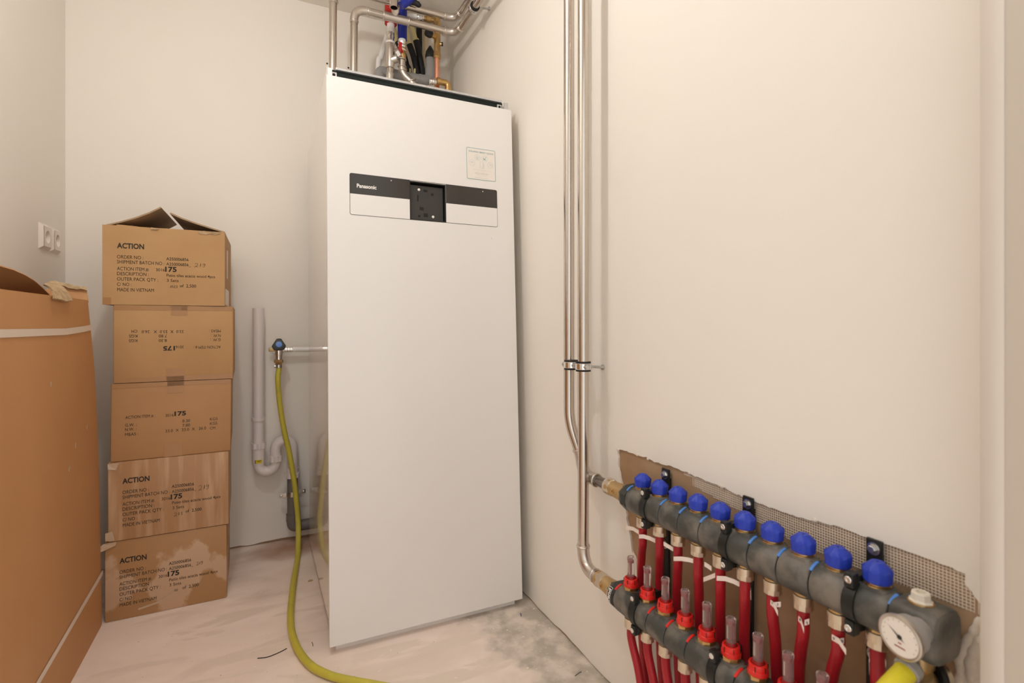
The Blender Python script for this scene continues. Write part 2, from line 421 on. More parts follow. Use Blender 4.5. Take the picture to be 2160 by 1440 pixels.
# ------------------------------------------------------------------ heat pump unit (leans back a little)
U0 = Vector((.1637, 1.522, .024)); TILT = math.atan2(.0858, 1.627); PW, PH, UD = .598, 1.629, .755
RU = Matrix.Rotation(-TILT, 3, 'X')
def U(x, y, z): return U0 + RU @ Vector((x, y, z))
def at_unit(u, v, yl=0.):                                  # (x, z) in the unit's own frame
    n = RU @ Vector((0, 1, 0)); p = U(0, yl, 0); d = ray(u, v); q = CAM + d * ((p - CAM).dot(n) / d.dot(n))
    l = RU.transposed() @ (q - U0); return l.x, l.z
def ubox(x0, x1, y0, y1, z0, z1, bev=0.):
    g = G().box(((x0 + x1) / 2, (y0 + y1) / 2, (z0 + z1) / 2), (x1 - x0, y1 - y0, z1 - z0), None, bev); g.v = [U(*v) for v in g.v]; return g
hp = thing('heat_pump', (.46, 1.92, 0), 'tall white floor-standing heat pump cabinet with black control strip', 'heat pump')
ZT = 1.671
part('casing', ubox(.006, .592, .045, UD - .004, .055, 1.63), 'unit_white', hp, 0)
part('side_panel', ubox(.003, .0062, .018, UD, .05, ZT - .008, .0008), 'unit_gloss', hp, 0, label='glossy cream side panel')
part('side_panel', ubox(.5918, .595, .018, UD, .05, ZT - .008, .0008), 'unit_gloss', hp, 0)
part('front_flange', ubox(.0035, .018, .018, .0215, 1.55, ZT - .010), 'unit_white', hp, 0)
part('front_flange', ubox(.580, .5945, .018, .0215, 1.55, ZT - .010), 'alu', hp, 0)
part('foam_seal', ubox(.018, .580, .034, .045, 1.60, ZT - .006), 'foam', hp, 0, label='black foam seal in the gap above the door')
part('top_rail', ubox(.030, .576, .026, .046, ZT - .0075, ZT, .001), 'alu', hp, 0, label='grey aluminium rail')
part('top_plate', ubox(.0064, .5916, .046, UD, ZT - .03, ZT - .027), 'unit_white', hp, 0)
for x in (.024, .566):
    g = ubox(x - .008, x + .008, .026, .032, 1.632, 1.654); b = part('catch_bracket', g, 'alu', hp, 0)
    p = U(x, .026, 1.646); q = U(x, .025, 1.646); part('catch_hole', G().cyl(p, q, .0045, 12), 'hole_dark', b)
part('plinth', G().box((.4635, 1.556, .0235), (.562, .022, .047)), 'unit_white', hp, 0)
for x in (.23, .70):
    for y in (1.68, 2.2): part('foot', G().lathe((x, y, 0), (0, 0, 1), [(0, .02), (.006, .02), (.008, .008), (.07, .008)], 14), 'black_plastic', hp)
# front door: the control window is cut out of it
bx0, bz1 = at_unit(738, 365); bx1, _ = at_unit(1047.5, 404); _, bz0 = at_unit(738, 451.5)
ox0, _ = at_unit(864, 420); ox1, _ = at_unit(941, 430); oz0 = bz0; oz1 = bz1 - .001
g = G(); TH = .016
X_ = [0, ox0, ox1, PW]; Z_ = [0, oz0, oz1, PH]
for i in range(3):
    for j in range(3):
        if (i, j) == (1, 1): continue
        for yy, fl in ((0, 0), (TH, 1)):
            vs = [U(X_[i], yy, Z_[j]), U(X_[i + 1], yy, Z_[j]), U(X_[i + 1], yy, Z_[j + 1]), U(X_[i], yy, Z_[j + 1])]; g.add(vs, [(0, 1, 2, 3)])
def rim(x0, x1, z0, z1):
    c = [(x0, z0), (x1, z0), (x1, z1), (x0, z1)]
    for k in range(4):
        a, b = c[k], c[(k + 1) % 4]; g.add([U(a[0], 0, a[1]), U(b[0], 0, b[1]), U(b[0], TH, b[1]), U(a[0], TH, a[1])], [(0, 1, 2, 3)])
rim(0, PW, 0, PH); rim(ox0, ox1, oz0, oz1)
door = part('front_panel', g, 'unit_white', hp, 0)
zm = (bz0 + bz1) / 2 + .001
def flat(poly, y0=-.0012, y1=0.): 
    return G().prism([U(x, y0, z) for x, z in poly], RU @ Vector((0, y1 - y0, 0)))
def rounded(x0, x1, z0, z1, r, n=5, corners=(1, 1, 1, 1)):
    out = []
    for (cx, cz, a0), on in zip(((x0 + r, z0 + r, math.pi), (x1 - r, z0 + r, 1.5 * math.pi), (x1 - r, z1 - r, 0), (x0 + r, z1 - r, .5 * math.pi)), corners):
        if not on:
            out.append(((x0 if a0 in (math.pi, .5 * math.pi) else x1), (z0 if a0 in (math.pi, 1.5 * math.pi) else z1))); continue
        for k in range(n + 1):
            a = a0 + math.pi / 2 * k / n; out.append((cx + r * math.cos(a), cz + r * math.sin(a)))
    return out
# dark seam line round the control strip
g = G(); s_ = .0012
def seam(outer, inner):
    n = len(outer); g.add([U(x, -.0004, z) for x, z in outer] + [U(x, -.0004, z) for x, z in inner], [(i, (i + 1) % n, n + (i + 1) % n, n + i) for i in range(n)])
seam(rounded(bx0 - s_, bx1 + s_, bz0 - s_, bz1 + s_, .006), rounded(bx0, bx1, bz0, bz1, .005))
part('strip_seam', g, 'ink', hp, 0)
st = part('control_strip', flat(rounded(bx0, ox0, zm, bz1, .005, corners=(0, 0, 0, 1))), 'unit_band', hp, 0, label='glossy black control strip left of the opening')
st2 = part('control_strip', flat(rounded(ox1, bx1, zm, bz1, .005, corners=(0, 0, 1, 0))), 'unit_band', hp, 0, label='glossy black control strip right of the opening')
part('cover_plate', flat(rounded(bx0, ox0, bz0, zm - .0003, .005, corners=(1, 0, 0, 0))), 'unit_white', hp, 0)
part('cover_plate', flat(rounded(ox1, bx1, bz0, zm - .0003, .005, corners=(0, 1, 0, 0))), 'unit_white', hp, 0)
g = G(); a, b_ = at_unit(752.5, 394.5); c_, _ = at_unit(794, 397)
put_text(g, 'Panasonic', a, c_, b_ - .0010, .0112, lambda x, z: U(x, -.0016, z), .028); part('brand_lettering', g, 'ink_white', st, 0)
for px, s in ((825, st), (1018, st2)):
    x, z = at_unit(px, 381 if px < 900 else 404); part('indicator_dot', G().cyl(U(x, -.0017, z), U(x, -.001, z), .0019, 12), 'pale_grey_ink', s)
# recess behind the missing controller
part('controller_recess', ubox(ox0, ox1, .030, .034, oz0, oz1), 'unit_black', hp, 0, label='empty black controller recess')
g = G()
for x0, x1, z0, z1 in ((ox0, ox0 + .003, oz0, oz1), (ox1 - .003, ox1, oz0, oz1), (ox0, ox1, oz0, oz0 + .003), (ox0, ox1, oz1 - .003, oz1)): g.merge(ubox(x0, x1, .002, .030, z0, z1))
part('recess_frame', g, 'black_plastic', hp, 0)
oxm, ozm = (ox0 + ox1) / 2, (oz0 + oz1) / 2; ow = ox1 - ox0; oh = oz1 - oz0
bk = part('mounting_bracket', ubox(ox0 + .0035, ox1 - .006, .012, .020, oz0 + .0035, oz1 - .008, .0015), 'bracket_black', hp, 0)
def rc(fx, fz): return ox0 + ow * fx, oz0 + oh * fz
for fx, fz in ((.28, .82), (.66, .14)):
    x, z = rc(fx, fz); s = part('screw', G().lathe(U(x, .0125, z), RU @ Vector((0, -1, 0)), [(0, .0045), (.002, .004), (.003, .0012)], 14), 'ink_white', bk)
for fx, fz, w, hh in ((.46, .81, .012, .007), (.65, .73, .008, .007), (.25, .60, .004, .020), (.46, .17, .013, .011), (.28, .13, .007, .006), (.35, .33, .012, .010)):
    x, z = rc(fx, fz); part('slot', ubox(x - w / 2, x + w / 2, 0.0112, .0121, z - hh / 2, z + hh / 2), 'hole_dark', bk, 0)
# information sticker: teal frame, heading, four round icons, hand with phone (its code square is left out)
sx0, sz1 = at_unit(983.5, 309.5); sx1, _ = at_unit(1044, 321); _, sz0 = at_unit(985, 376)
stk = part('sticker', flat(rounded(sx0, sx1, sz0, sz1, .004), -.0005, 0), 'sticker', hp, 0, label='square info sticker with thin teal frame and icons')
def sx(f): return sx0 + (sx1 - sx0) * f
def sz(f): return sz0 + (sz1 - sz0) * f
P6 = lambda x, z: U(x, -.0008, z)
def line(g, pts, w):
    for (xa, za), (xb, zb) in zip(pts, pts[1:]):
        dx, dz = xb - xa, zb - za; L = math.hypot(dx, dz) or 1; nx, nz = -dz / L * w / 2, dx / L * w / 2
        g.add([P6(xa + nx, za + nz), P6(xb + nx, zb + nz), P6(xb - nx, zb - nz), P6(xa - nx, za - nz)], [(0, 1, 2, 3)])
def circ(cx, cz, r, n=20): return [(cx + r * math.cos(2 * math.pi * k / n), cz + r * math.sin(2 * math.pi * k / n)) for k in range(n + 1)]
g = G(); o_ = rounded(sx0, sx1, sz0, sz1, .004); i_ = rounded(sx0 + .0013, sx1 - .0013, sz0 + .0013, sz1 - .0013, .003); n = len(o_)
g.add([P6(*p) for p in o_] + [P6(*p) for p in i_], [(i, (i + 1) % n, n + (i + 1) % n, n + i) for i in range(n)])
put_text(g, 'AQUAREA SMART CLOUD', sx(.07), sx(.94), sz(.86), .0052, P6, .01); part('printed_frame', g, 'teal', stk, 0)
g = G(); R = .0098; W = .0005
for fx, fz in ((.19, .52), (.37, .70), (.63, .70), (.82, .51)): line(g, circ(sx(fx), sz(fz), R), W)
cx, cz = sx(.37), sz(.70); line(g, [(cx - .005, cz - .005), (cx - .005, cz + .002), (cx, cz + .006), (cx + .005, cz + .002), (cx + .005, cz - .005), (cx - .005, cz - .005)], W); line(g, [(cx, cz - .004), (cx, cz + .002)], .002)
cx, cz = sx(.63), sz(.70); g.add([P6(cx - .005, cz + .004), P6(cx - .005, cz - .005), P6(cx + .006, cz - .005)], [(0, 1, 2)]); line(g, [(cx + .002, cz + .001), (cx + .005, cz + .006)], .002)
cx, cz = sx(.19), sz(.52)
for r in (.0025, .0045, .0065): line(g, [(cx + r * math.cos(a), cz - .003 + r * math.sin(a)) for a in [math.pi * (.2 + .06 * k) for k in range(11)]], W)
cx, cz = sx(.82), sz(.51); line(g, circ(cx, cz + .003, .0025, 12), W); line(g, [(cx - .005, cz - .005), (cx - .003, cz - .001), (cx + .003, cz - .001), (cx + .005, cz - .005)], W); line(g, [(cx + .004, cz + .004), (cx + .007, cz + .001)], .001)
line(g, [(sx(.44), sz(.36)), (sx(.47), sz(.45)), (sx(.46), sz(.58)), (sx(.56), sz(.58)), (sx(.57), sz(.46)), (sx(.55), sz(.36)), (sx(.49), sz(.42))], W); line(g, [(sx(.58), sz(.55)), (sx(.595), sz(.48)), (sx(.58), sz(.36))], W * 1.6)
part('printed_icons', g, 'teal_pale', stk, 0)
g = G(); line(g, [(sx(.20), sz(.31)), (sx(.84), sz(.31))], .0006); put_text(g, 'AQUAREA+', sx(.28), sx(.76), sz(.17), .0068, P6); line(g, [(sx(.33), sz(.125)), (sx(.72), sz(.125))], .0004); line(g, [(sx(.27), sz(.06)), (sx(.75), sz(.06))], .0010)
part('printed_lettering', g, 'pale_grey_ink', stk, 0)
g = G(); x, z = at_unit(1036, 502); line(g, [(x, z - .004), (x + .002, z + .003)], .0008); part('scratch', g, 'ink_grey', door, 0)

# ------------------------------------------------------------------ cartons
YF = 1.99; BW = .33
def px_local(u, v, x0, z0, y=YF): p = at(u, v, y=y); return p.x - x0, p.z - z0
def crop3(cx, cy): return 180 + cx / 6.262, 420 + cy / 6.262
def crop4(cx, cy): return 200 + cx / 4.5, 640 + cy / 4.5
LX, LZ = -.4493, .984
LAY_A = []
for s, a, b, base_, cap, bold in [('ACTION', 427, 785, 632, 62, .03), ('ORDER NO :', 427, 775, 770, 42, 0), ('SHIPMENT BATCH NO :', 427, 1052, 836, 42, 0), ('ACTION ITEM #:', 427, 850, 926, 42, 0), ('DESCRIPTION :', 427, 848, 992, 42, 0), ('OUTER PACK QTY :', 427, 970, 1062, 42, 0), ('C/ NO :', 427, 618, 1132, 40, 0), ('MADE IN VIETNAM', 430, 915, 1204, 42, 0),
                                  ('A250006856', 1078, 1372, 796, 38, .004), ('A250006856_', 1078, 1402, 864, 38, .004), ('3016', 943, 1057, 940, 38, 0), ('175', 1062, 1215, 944, 60, .035), ('Patio tiles acacia wood 4pcs', 1082, 1722, 1012, 36, .004), ('3 Sets', 1085, 1240, 1080, 38, 0), ('of  2,500', 1258, 1472, 1152, 38, .006)]:
    p, q = crop3(a, base_), crop3(b, base_); x0, z0 = px_local(*p, LX, LZ); x1, _ = px_local(*q, LX, LZ)
    LAY_A.append((s, x0, x1, z0, cap / 6.262 * .001574, bold))
HAND_219 = [[(0, .8), (.15, 1), (.28, .75), (.2, .3), (-.05, -.15), (.1, .05), (.3, -.05)], [(.45, 0), (.52, .5), (.56, 1), (.55, .2)], [(.95, .85), (.8, .95), (.76, .6), (.92, .6), (.98, .9), (.9, .1), (.74, .05)]]
HAND_CNO = [[(0, .1), (.16, .9), (.13, 0)], [(.25, .8), (.38, .9), (.3, .55), (.4, .3), (.24, .05)], [(.5, .75), (.62, .95), (.6, .5), (.48, .1), (.68, .05)], [(.78, .85), (.92, .9), (.82, .5), (.93, .25), (.74, 0)]]
LAY_B = []
for s, a, b, base_, cap, bold in [('ACTION ITEM # :', 288, 570, 1092, 26, 0), ('3016', 667, 745, 1074, 26, 0), ('175', 752, 862, 1064, 38, .035), ('8.30', 828, 902, 1127, 26, 0), ('KGS', 1090, 1162, 1110, 26, 0), ('G.W. :', 288, 397, 1165, 26, 0), ('7.80', 828, 902, 1169, 26, 0), ('KGS', 1090, 1160, 1152, 26, 0), ('N.W. :', 288, 393, 1207, 26, 0), ('33.0  X  33.0  X   26.0', 668, 1053, 1222, 26, 0), ('CM', 1090, 1140, 1195, 24, 0), ('MEAS :', 288, 413, 1254, 26, 0)]:
    p, q = crop4(a, base_), crop4(b, base_); x0, z0 = px_local(*p, -.430, .494); x1, _ = px_local(*q, -.430, .494)
    LAY_B.append((s, x0, x1, z0, cap / 4.5 * .001574, bold))
def carton(x0, y0, z0, w, h, dep, yaw, material, label, layout, flip=False, open_top=False, hand=None, bottom_z=0., lean=0.):
    t = thing('carton', (x0 + w / 2, y0 + dep / 2, z0), label, 'cardboard box', 'stacked cartons of patio tiles')
    Rz = Matrix.Rotation(yaw, 3, 'Z'); piv = Vector((x0 + w / 2, y0, z0))
    def M(x, y, z): return piv + Rz @ Vector((x - w / 2 + lean * z, y, z))
    def bx(a, b, c, d, e, f, bev=0.):
        g = G().box(((a + b) / 2, (c + d) / 2, (e + f) / 2), (b - a, d - c, f - e), None, bev); g.v = [M(*v) for v in g.v]; return g
    if not open_top:
        bm_ = G().box((w / 2, dep / 2, h / 2), (w, dep, h), None, .004)
        bm_.v = [M(*v) for v in bm_.v]; body = part('body', bm_, material, t, 30)
    else:
        k = .005; g = G()
        g.merge(bx(0, w, 0, k, 0, h)); g.merge(bx(0, w, dep - k, dep, 0, h)); g.merge(bx(0, k, k, dep - k, 0, h)); g.merge(bx(w - k, w, k, dep - k, 0, h)); g.merge(bx(k, w - k, k, dep - k, 0, k))
        body = part('body', g, material, t, 0)
    lz = (lambda x, z: M(w - x, -.0005, h - z)) if flip else (lambda x, z: M(x, -.0005, z))
    if layout:
        for s, a, b, base_, cap, bold in layout:
            g = G(); put_text(g, s, a, b, base_, cap, lz, bold); part('printed_line', g, 'ink', body, 0)
    if hand:
        for strokes, hx, hz, hw, hh in hand:
            g = G()
            for stroke in strokes:
                pts = smooth_path([(hx + a * hw, 0, hz + b * hh) for a, b in stroke], 5)
                for p, q in zip(pts, pts[1:]):
                    d = q - p; L = math.hypot(d.x, d.z) or 1; nx, nz = -d.z / L * .00055, d.x / L * .00055
                    g.add([lz(p.x + nx, p.z + nz), lz(q.x + nx, q.z + nz), lz(q.x - nx, q.z - nz), lz(p.x - nx, p.z - nz)], [(0, 1, 2, 3)])
            part('handwriting', g, 'ink_pencil', body, 0)
    return t, M, bx, body
hA = px_local(*crop3(1455, 880), LX, LZ); hB = px_local(*crop3(1128, 1160), LX, LZ)
H1 = [(HAND_219, *hA, .0300, .0110), (HAND_CNO, *hB, .0215, .0080)]
H4 = [(HAND_219, hA[0] - .004, hA[1] - .001, .0290, .0150), (HAND_219[:2] + HAND_CNO[3:], hB[0] - .004, hB[1] - .003, .0240, .0100)]
H5 = [(HAND_219, hA[0] - .002, hA[1] + .001, .0170, .0100), (HAND_CNO[:3], hB[0] + .002, hB[1], .0180, .0070)]
def tape(bx, body, x0, x1, z0, z1, name='packing_tape'):
    part(name, bx(x0, x1, -.0006, .001, z0, z1), 'tape', body, 0)
# bottom to top
t5, M5, b5, bd5 = carton(-.4440, YF, 0, .330, .2475, .33, .026, 'carton_worn', 'scuffed brown carton on the floor, lowest of the stack', LAY_A, hand=H5)
part('loose_tape', G().sheet([[M5(-.004, -.001, .245), M5(.03, -.002, .247)], [M5(-.016, -.004, .232), M5(.028, -.003, .236)], [M5(-.024, -.007, .220), M5(.0, -.004, .226)]], .0008), 'film', bd5, 0)
part('scrape_mark', G().sheet([[M5(.085 + .012 * i, -.0008, .020 + .0022 * i + (.0012 * max(0, i - 4) ** 2)) for i in range(9)], [M5(.085 + .012 * i, -.0008, .026 + .0022 * i + (.0013 * max(0, i - 4) ** 2)) for i in range(9)]], .0003), 'film', bd5, 0)
t4, M4, b4, bd4 = carton(-.4350, YF - .004, .2485, .3275, .2445, .33, .030, 'carton_scuffed', 'scratched carton stacked second from the floor', LAY_A, hand=H4, lean=-.004)
part('loose_tape', G().sheet([[M4(.0, -.0012, .242), M4(.03, -.001, .243)], [M4(.002, -.003, .225), M4(.022, -.0012, .222)]], .0006), 'film', bd4, 0)
part('loose_tape', G().sheet([[M4(-.006, -.002, .030), M4(.012, -.002, .034)], [M4(-.006, -.002, .006), M4(.018, -.002, .004)]], .0006), 'film', bd4, 0)
t3, M3, b3, bd3 = carton(-.4300, YF, .4935, .3275, .2425, .33, .034, 'carton_b', 'clean carton with weights printed upright, middle of the stack', LAY_B, lean=.008)
tape(b3, bd3, .146, .192, .205, .2418); tape(b3, bd3, .140, .188, .0005, .042); tape(b3, bd3, .002, .3255, .228, .2420, 'edge_tape')
t2, M2, b2, bd2 = carton(-.4225, YF, .7370, .3275, .2435, .33, .030, 'carton', 'carton standing upside down with inverted print below the open box', LAY_B, flip=True)
tape(b2, bd2, .150, .196, .212, .243); tape(b2, bd2, .138, .186, .0005, .040); tape(b2, bd2, .002, .3255, .228, .2430, 'edge_tape'); tape(b2, bd2, .002, .3255, .0005, .016, 'edge_tape')
t1, M1, b1, bd1 = carton(-.4510, YF, .9815, .331, .2465, .33, -.004, 'carton', 'topmost carton with its lid flaps standing half open', LAY_A, open_top=True, hand=H1)
part('corner_patch', b1(.002, .022, -.0006, .001, .002, .022), 'tape', bd1, 0)
part('white_tape', b1(.3305, .3316, .02, .20, .004, .06), 'film', bd1, 0); part('white_tape', b1(.3305, .3316, .10, .14, .10, .20), 'film', bd1, 0)
def flap(name, rows, m='carton_inside'): part(name, G().sheet(rows, .0045), m, t1, 40)
hz = .2455
flap('lid_flap', [[M1(.002 + .148 * e, y, hz + .052 * e + .019 * e ** 3) for e in (0, .25, .5, .6, .8, 1)] for y in (.004, .16, .326)])
flap('lid_flap', [[M1(.329 - .154 * e, y, hz + .030 * e + .020 * e ** 3 + .004 * math.sin(e * 3)) for e in (0, .2, .4, .6, .8, 1)] for y in (.004, .16, .326)])
flap('end_flap', [[M1(x, .002 + .075 * e, hz + .002 + dz * e + .0025 * math.sin(x * 37)) for x, dz in ((.035, .006), (.07, .012), (.10, .008), (.13, .003), (.155, -.002), (.17, -.006))] for e in (0, .5, 1)], 'carton')
flap('end_flap', [[M1(x, .324 - .13 * e, hz - .10 * e) for x in (.02, .16, .31)] for e in (0, .5, 1)], 'carton')
rr = random.Random(11)
part('torn_edge', G().sheet([[M1(.255 + .008 * i, -.0005, hz - .001 + rr.uniform(-.002, .003)) for i in range(9)], [M1(.255 + .008 * i, -.0008, hz - .009 + rr.uniform(-.003, .003)) for i in range(9)]], .001), 'carton_torn', bd1, 0)
part('torn_edge', G().sheet([[M1(.125 + .005 * i, -.0004, hz + rr.uniform(-.001, .002)) for i in range(5)], [M1(.125 + .005 * i, -.003, hz - .004 + rr.uniform(-.002, .001)) for i in range(5)]], .001), 'carton_torn', bd1, 0)

# ------------------------------------------------------------------ tall flat carton leaning by the left wall
bc = thing('tall_carton', (-.54, 1.4, 0), 'tall flat brown carton with white straps against the left wall', 'cardboard box')
XF = -.4495; prof_z = [0, .17, .45, .62, .77, .85, .904, .989]; end_y = [1.993, 1.993, 1.983, 1.962, 1.932, 1.906, 1.885, 1.852]
YN = .95
def xf(z): return XF - .004 * math.sin(z * 3.1)
rows = []
for z, ye in zip(prof_z, end_y):
    rows.append([(xf(z), YN, z), (xf(z), YN + .35, z), (xf(z), YN + .7, z), (xf(z), ye - .02, z), (xf(z) - .001, ye - .008, z), (xf(z) - .006, ye, z)])
g = G().sheet([list(r) for r in rows], .006, (-1, 0, 0)); part('front_face', g, 'carton_big', bc, 25)
part('end_face', G().sheet([[(xf(z) - .006, ye, z), (-.55, ye + .001, z), (-.640, ye, z)] for z, ye in zip(prof_z, end_y)], .006, (0, -1, 0)), 'carton_big', bc, 30)
part('end_face', G().sheet([[(xf(z), YN, z), (-.640, YN, z)] for z in (0, .5, .989)], .006, (0, 1, 0)), 'carton_big', bc, 0)
part('back_face', G().sheet([[(-.640, YN, z), (-.640, 1.85, z)] for z in (0, .5, .985)], .006, (1, 0, 0)), 'carton_big', bc, 0)
part('base_face', G().box((-.545, 1.47, .004), (.18, 1.02, .008)), 'carton_big', bc, 0)
# open lid flaps
YE = 1.852
tops = [(Vector((-.61, min(at(u2, v2, x=-.53).y, YE - .004), .975)), at(u2, v2, x=-.53)) for (u2, v2) in [(-90, 535), (-40, 548), (0, 559), (25, 566), (50, 577), (70, 589), (88, 604), (104, 619)]]
part('lid_flap', G().sheet([[a, a.lerp(b, .5), b] for a, b in tops], .005), 'carton_big', bc, 40)
part('end_flap', G().sheet([[at(u, v, y=YE - .006) for u, v in ((96, 632), (120, 632), (150, 634), (186, 636))], [at(u, v, y=YE + .012) for u, v in ((98, 610), (121, 600), (152, 603), (183, 609))]], .006), 'carton_big', bc, 40)
rr = random.Random(4)
part('torn_edge', G().sheet([[at(118 + 6.6 * i, 596 + 1.1 * i + rr.uniform(-1.5, 1), y=YE + .008) for i in range(11)], [at(118 + 6.6 * i, 602 + 1.1 * i + rr.uniform(-1.5, 2.5), y=YE + .002) for i in range(11)]], .003), 'carton_torn', bc, 0)
# torn strip folded over the front edge
fold = []
for k in range(8):
    e = k / 7
    if e < .5: u0, v0, u1, v1, x = 92 + 16 * e * 2, 601 + 11 * e * 2, 118 + 20 * e * 2, 594 + 20 * e * 2, -.50 + .04 * e * 2
    else: u0, v0, u1, v1, x = 108 + 4 * (e - .5) * 2, 612 + 20 * (e - .5) * 2, 138 + 12 * (e - .5) * 2, 614 + 22 * (e - .5) * 2, -.46 + .018 * (e - .5) * 2
    fold.append([at(u0 + (u1 - u0) * j / 5 + rr.uniform(-1, 1) * (k in (0, 7)), v0 + (v1 - v0) * j / 5 + 1.2 * math.sin(j * 2) + rr.uniform(-1, 1) * (k in (0, 7)) * 2, x=x) for j in range(6)])
part('torn_flap', G().sheet(fold, .004), 'carton_torn', bc, 0, label='torn corrugated strip folded over the top edge')
def strap(pts, w):
    rowsA = []
    for (y, z) in pts: rowsA.append([(xf(z) + .0012, y, z - w / 2), (xf(z) + .0012, y, z + w / 2)])
    return G().sheet(rowsA, .001)
part('strap', strap([(YN, .903), (1.30, .905), (1.66, .903), (1.80, .908), (1.872, .912)], .016), 'strap', bc, 40, label='white plastic strap')
part('strap', strap([(1.30, .115), (1.4828, .133), (1.99, .157)], .014), 'strap', bc, 40, label='white plastic strap')
g = G()
for y, z in ((1.57, .782), (1.70, .55), (1.75, .60), (1.85, .63)):
    g.box((xf(z) + .0004, y, z), (.0008, .008, .012))
part('scuff', g, 'film', bc, 0)

# ------------------------------------------------------------------ wall sockets
for i, (y0, lab) in enumerate(((2.160, 'white wall socket nearer the camera above the tall carton'), (2.2525, 'white wall socket nearer the room corner'))):
    yc, z = y0 + .043, 1.207
    t = thing('wall_socket', (XL, yc, z), lab, 'socket', 'pair of wall sockets')
    a, b, d = .043, .0325, .011
    g = G(); f = [(XL, yc + sy * a, z + szz * a) for sy, szz in ((-1, -1), (1, -1), (1, 1), (-1, 1))]; h1 = [(XL + d, yc + sy * b, z + szz * b) for sy, szz in ((-1, -1), (1, -1), (1, 1), (-1, 1))]
    g.add(f + h1, [(k, (k + 1) % 4, 4 + (k + 1) % 4, 4 + k) for k in range(4)]); part('cover_frame', g, 'socket', t, 0)
    n = 32; ro = .0205; g = G(); sq = []
    for k in range(n):
        an = 2 * math.pi * k / n; c, s = math.cos(an), math.sin(an); q = b / max(abs(c), abs(s)); sq.append((c * q, s * q, c * ro, s * ro))
    g.add([(XL + d + .001, yc + p[0], z + p[1]) for p in sq] + [(XL + d + .001, yc + p[2], z + p[3]) for p in sq] + [(XL + .001, yc + p[2] * .93, z + p[3] * .93) for p in sq], [(k, (k + 1) % n, n + (k + 1) % n, n + k) for k in range(n)] + [(n + k, n + (k + 1) % n, 2 * n + (k + 1) % n, 2 * n + k) for k in range(n)] + [tuple(2 * n + k for k in range(n))])
    ins = part('insert', g, 'socket', t, 30)
    for s in (-1, 1):
        part('pin_hole', G().cyl((XL + .0015, yc + s * .0095, z), (XL + .002, yc + s * .0095, z), .0026, 12), 'hole_dark', ins)
        part('earth_clip', G().box((XL + .006, yc, z + s * .0185), (.008, .005, .002)), 'zinc', ins, 0)
    part('inner_ridge', G().box((XL + .004, yc, z), (.005, .016, .004)), 'socket', ins, 0)

# ------------------------------------------------------------------ drain: white standpipe with trap, grey waste pipe
YD = 2.362; RD = .0215
def dp(u, v, y=YD): return at(u, v, y=y)
t = thing('standpipe_trap', dp(545, 975), 'white plastic standpipe with U-shaped trap on the back wall', 'drain pipe')
pt, pb = dp(545, 650), dp(545, 940); pb.x = pt.x
g = G(); n = 28
g.lathe(pb, (0, 0, 1), [(0, RD), ((pt - pb).z, RD), ((pt - pb).z, RD - .003), ((pt - pb).z - .06, RD - .003)], n); part('standpipe', g, 'pvc_white', t)
z1 = dp(545, 883).z
part('pipe_clip', G().lathe((pt.x, YD, z1 - .007), (0, 0, 1), [(0, RD + .004), (.014, RD + .004)], 28), 'pvc_white', t)
part('clip_base', G().box((pt.x, (YD + YB) / 2 + .008, z1), (.03, YB - YD - .012, .014)), 'pvc_white', t, 0)
def union_nut(c, r, h, name='union_nut'):
    prof_ = []; g = G(); nn = 48
    vs = []
    for zq in (-h / 2, h / 2):
        for k in range(nn): 
            rq = r + (.0025 if (k // 3) % 2 == 0 else 0); a = 2 * math.pi * k / nn; vs.append((c[0] + rq * math.cos(a), c[1] + rq * math.sin(a), c[2] + zq))
    g.add(vs, [(k, (k + 1) % nn, nn + (k + 1) % nn, nn + k) for k in range(nn)] + [tuple(range(nn - 1, -1, -1)), tuple(range(nn, 2 * nn))])
    part(name, g, 'pvc_white', t, 30)
zc = dp(545, 939).z; union_nut((pt.x, YD, zc), RD + .005, .022)
xa, xb, xc = pt.x, dp(581, 960).x, dp(617, 960).x
part('trap_cup', G().lathe((xa, YD, dp(545, 978).z), (0, 0, 1), [(0, RD + .001), (dp(545, 943).z - dp(545, 978).z, RD + .003)], 28), 'pvc_white', t)
zu = dp(560, 978).z; r1 = (xb - xa) / 2; r2 = (xc - xb) / 2; zt = dp(600, 945).z
path = [(xa, YD, zu + .01)] + [(xa + r1 - r1 * math.cos(a), YD, zu - r1 * math.sin(a)) for a in [math.pi * k / 14 for k in range(15)]] + [(xb, YD, zt)]
path += [(xb + r2 - r2 * math.cos(a), YD, zt + r2 * math.sin(a)) for a in [math.pi * k / 14 for k in range(1, 15)]] + [(xc, YD, dp(617, 1004).z)]
part('trap_bend', G().sweep(path, RD - .001, 24), 'pvc_white', t, 60)
union_nut((xb, YD, dp(583, 966).z), RD + .004, .022); union_nut((xc, YD, dp(617, 1001).z), RD + .005, .020)
part('socket_collar', G().lathe((xc, YD, dp(617, 996).z), (0, 0, 1), [(0, RD + .002), (.02, RD + .002)], 28), 'pvc_white', t)
p = dp(542, 971); g = G().sheet([[(xa + (RD + .0032) * math.sin(a), YD - (RD + .0032) * math.cos(a), p.z - .007) for a in [-.45 + .1 * k for k in range(11)]], [(xa + (RD + .0032) * math.sin(a), YD - (RD + .0032) * math.cos(a), p.z + .007) for a in [-.45 + .1 * k for k in range(11)]]], .0004)
lb = part('label_sticker', g, 'sticker_yellow', t, 0, label='small yellow and black sticker')
g = G().sheet([[(xa + (RD + .0037) * math.sin(a), YD - (RD + .0037) * math.cos(a), p.z + q) for a in (-.50, -.45, -.40)] for q in (-.007, .007)], .0004); part('label_mark', g, 'ink', lb, 0)
g = G()
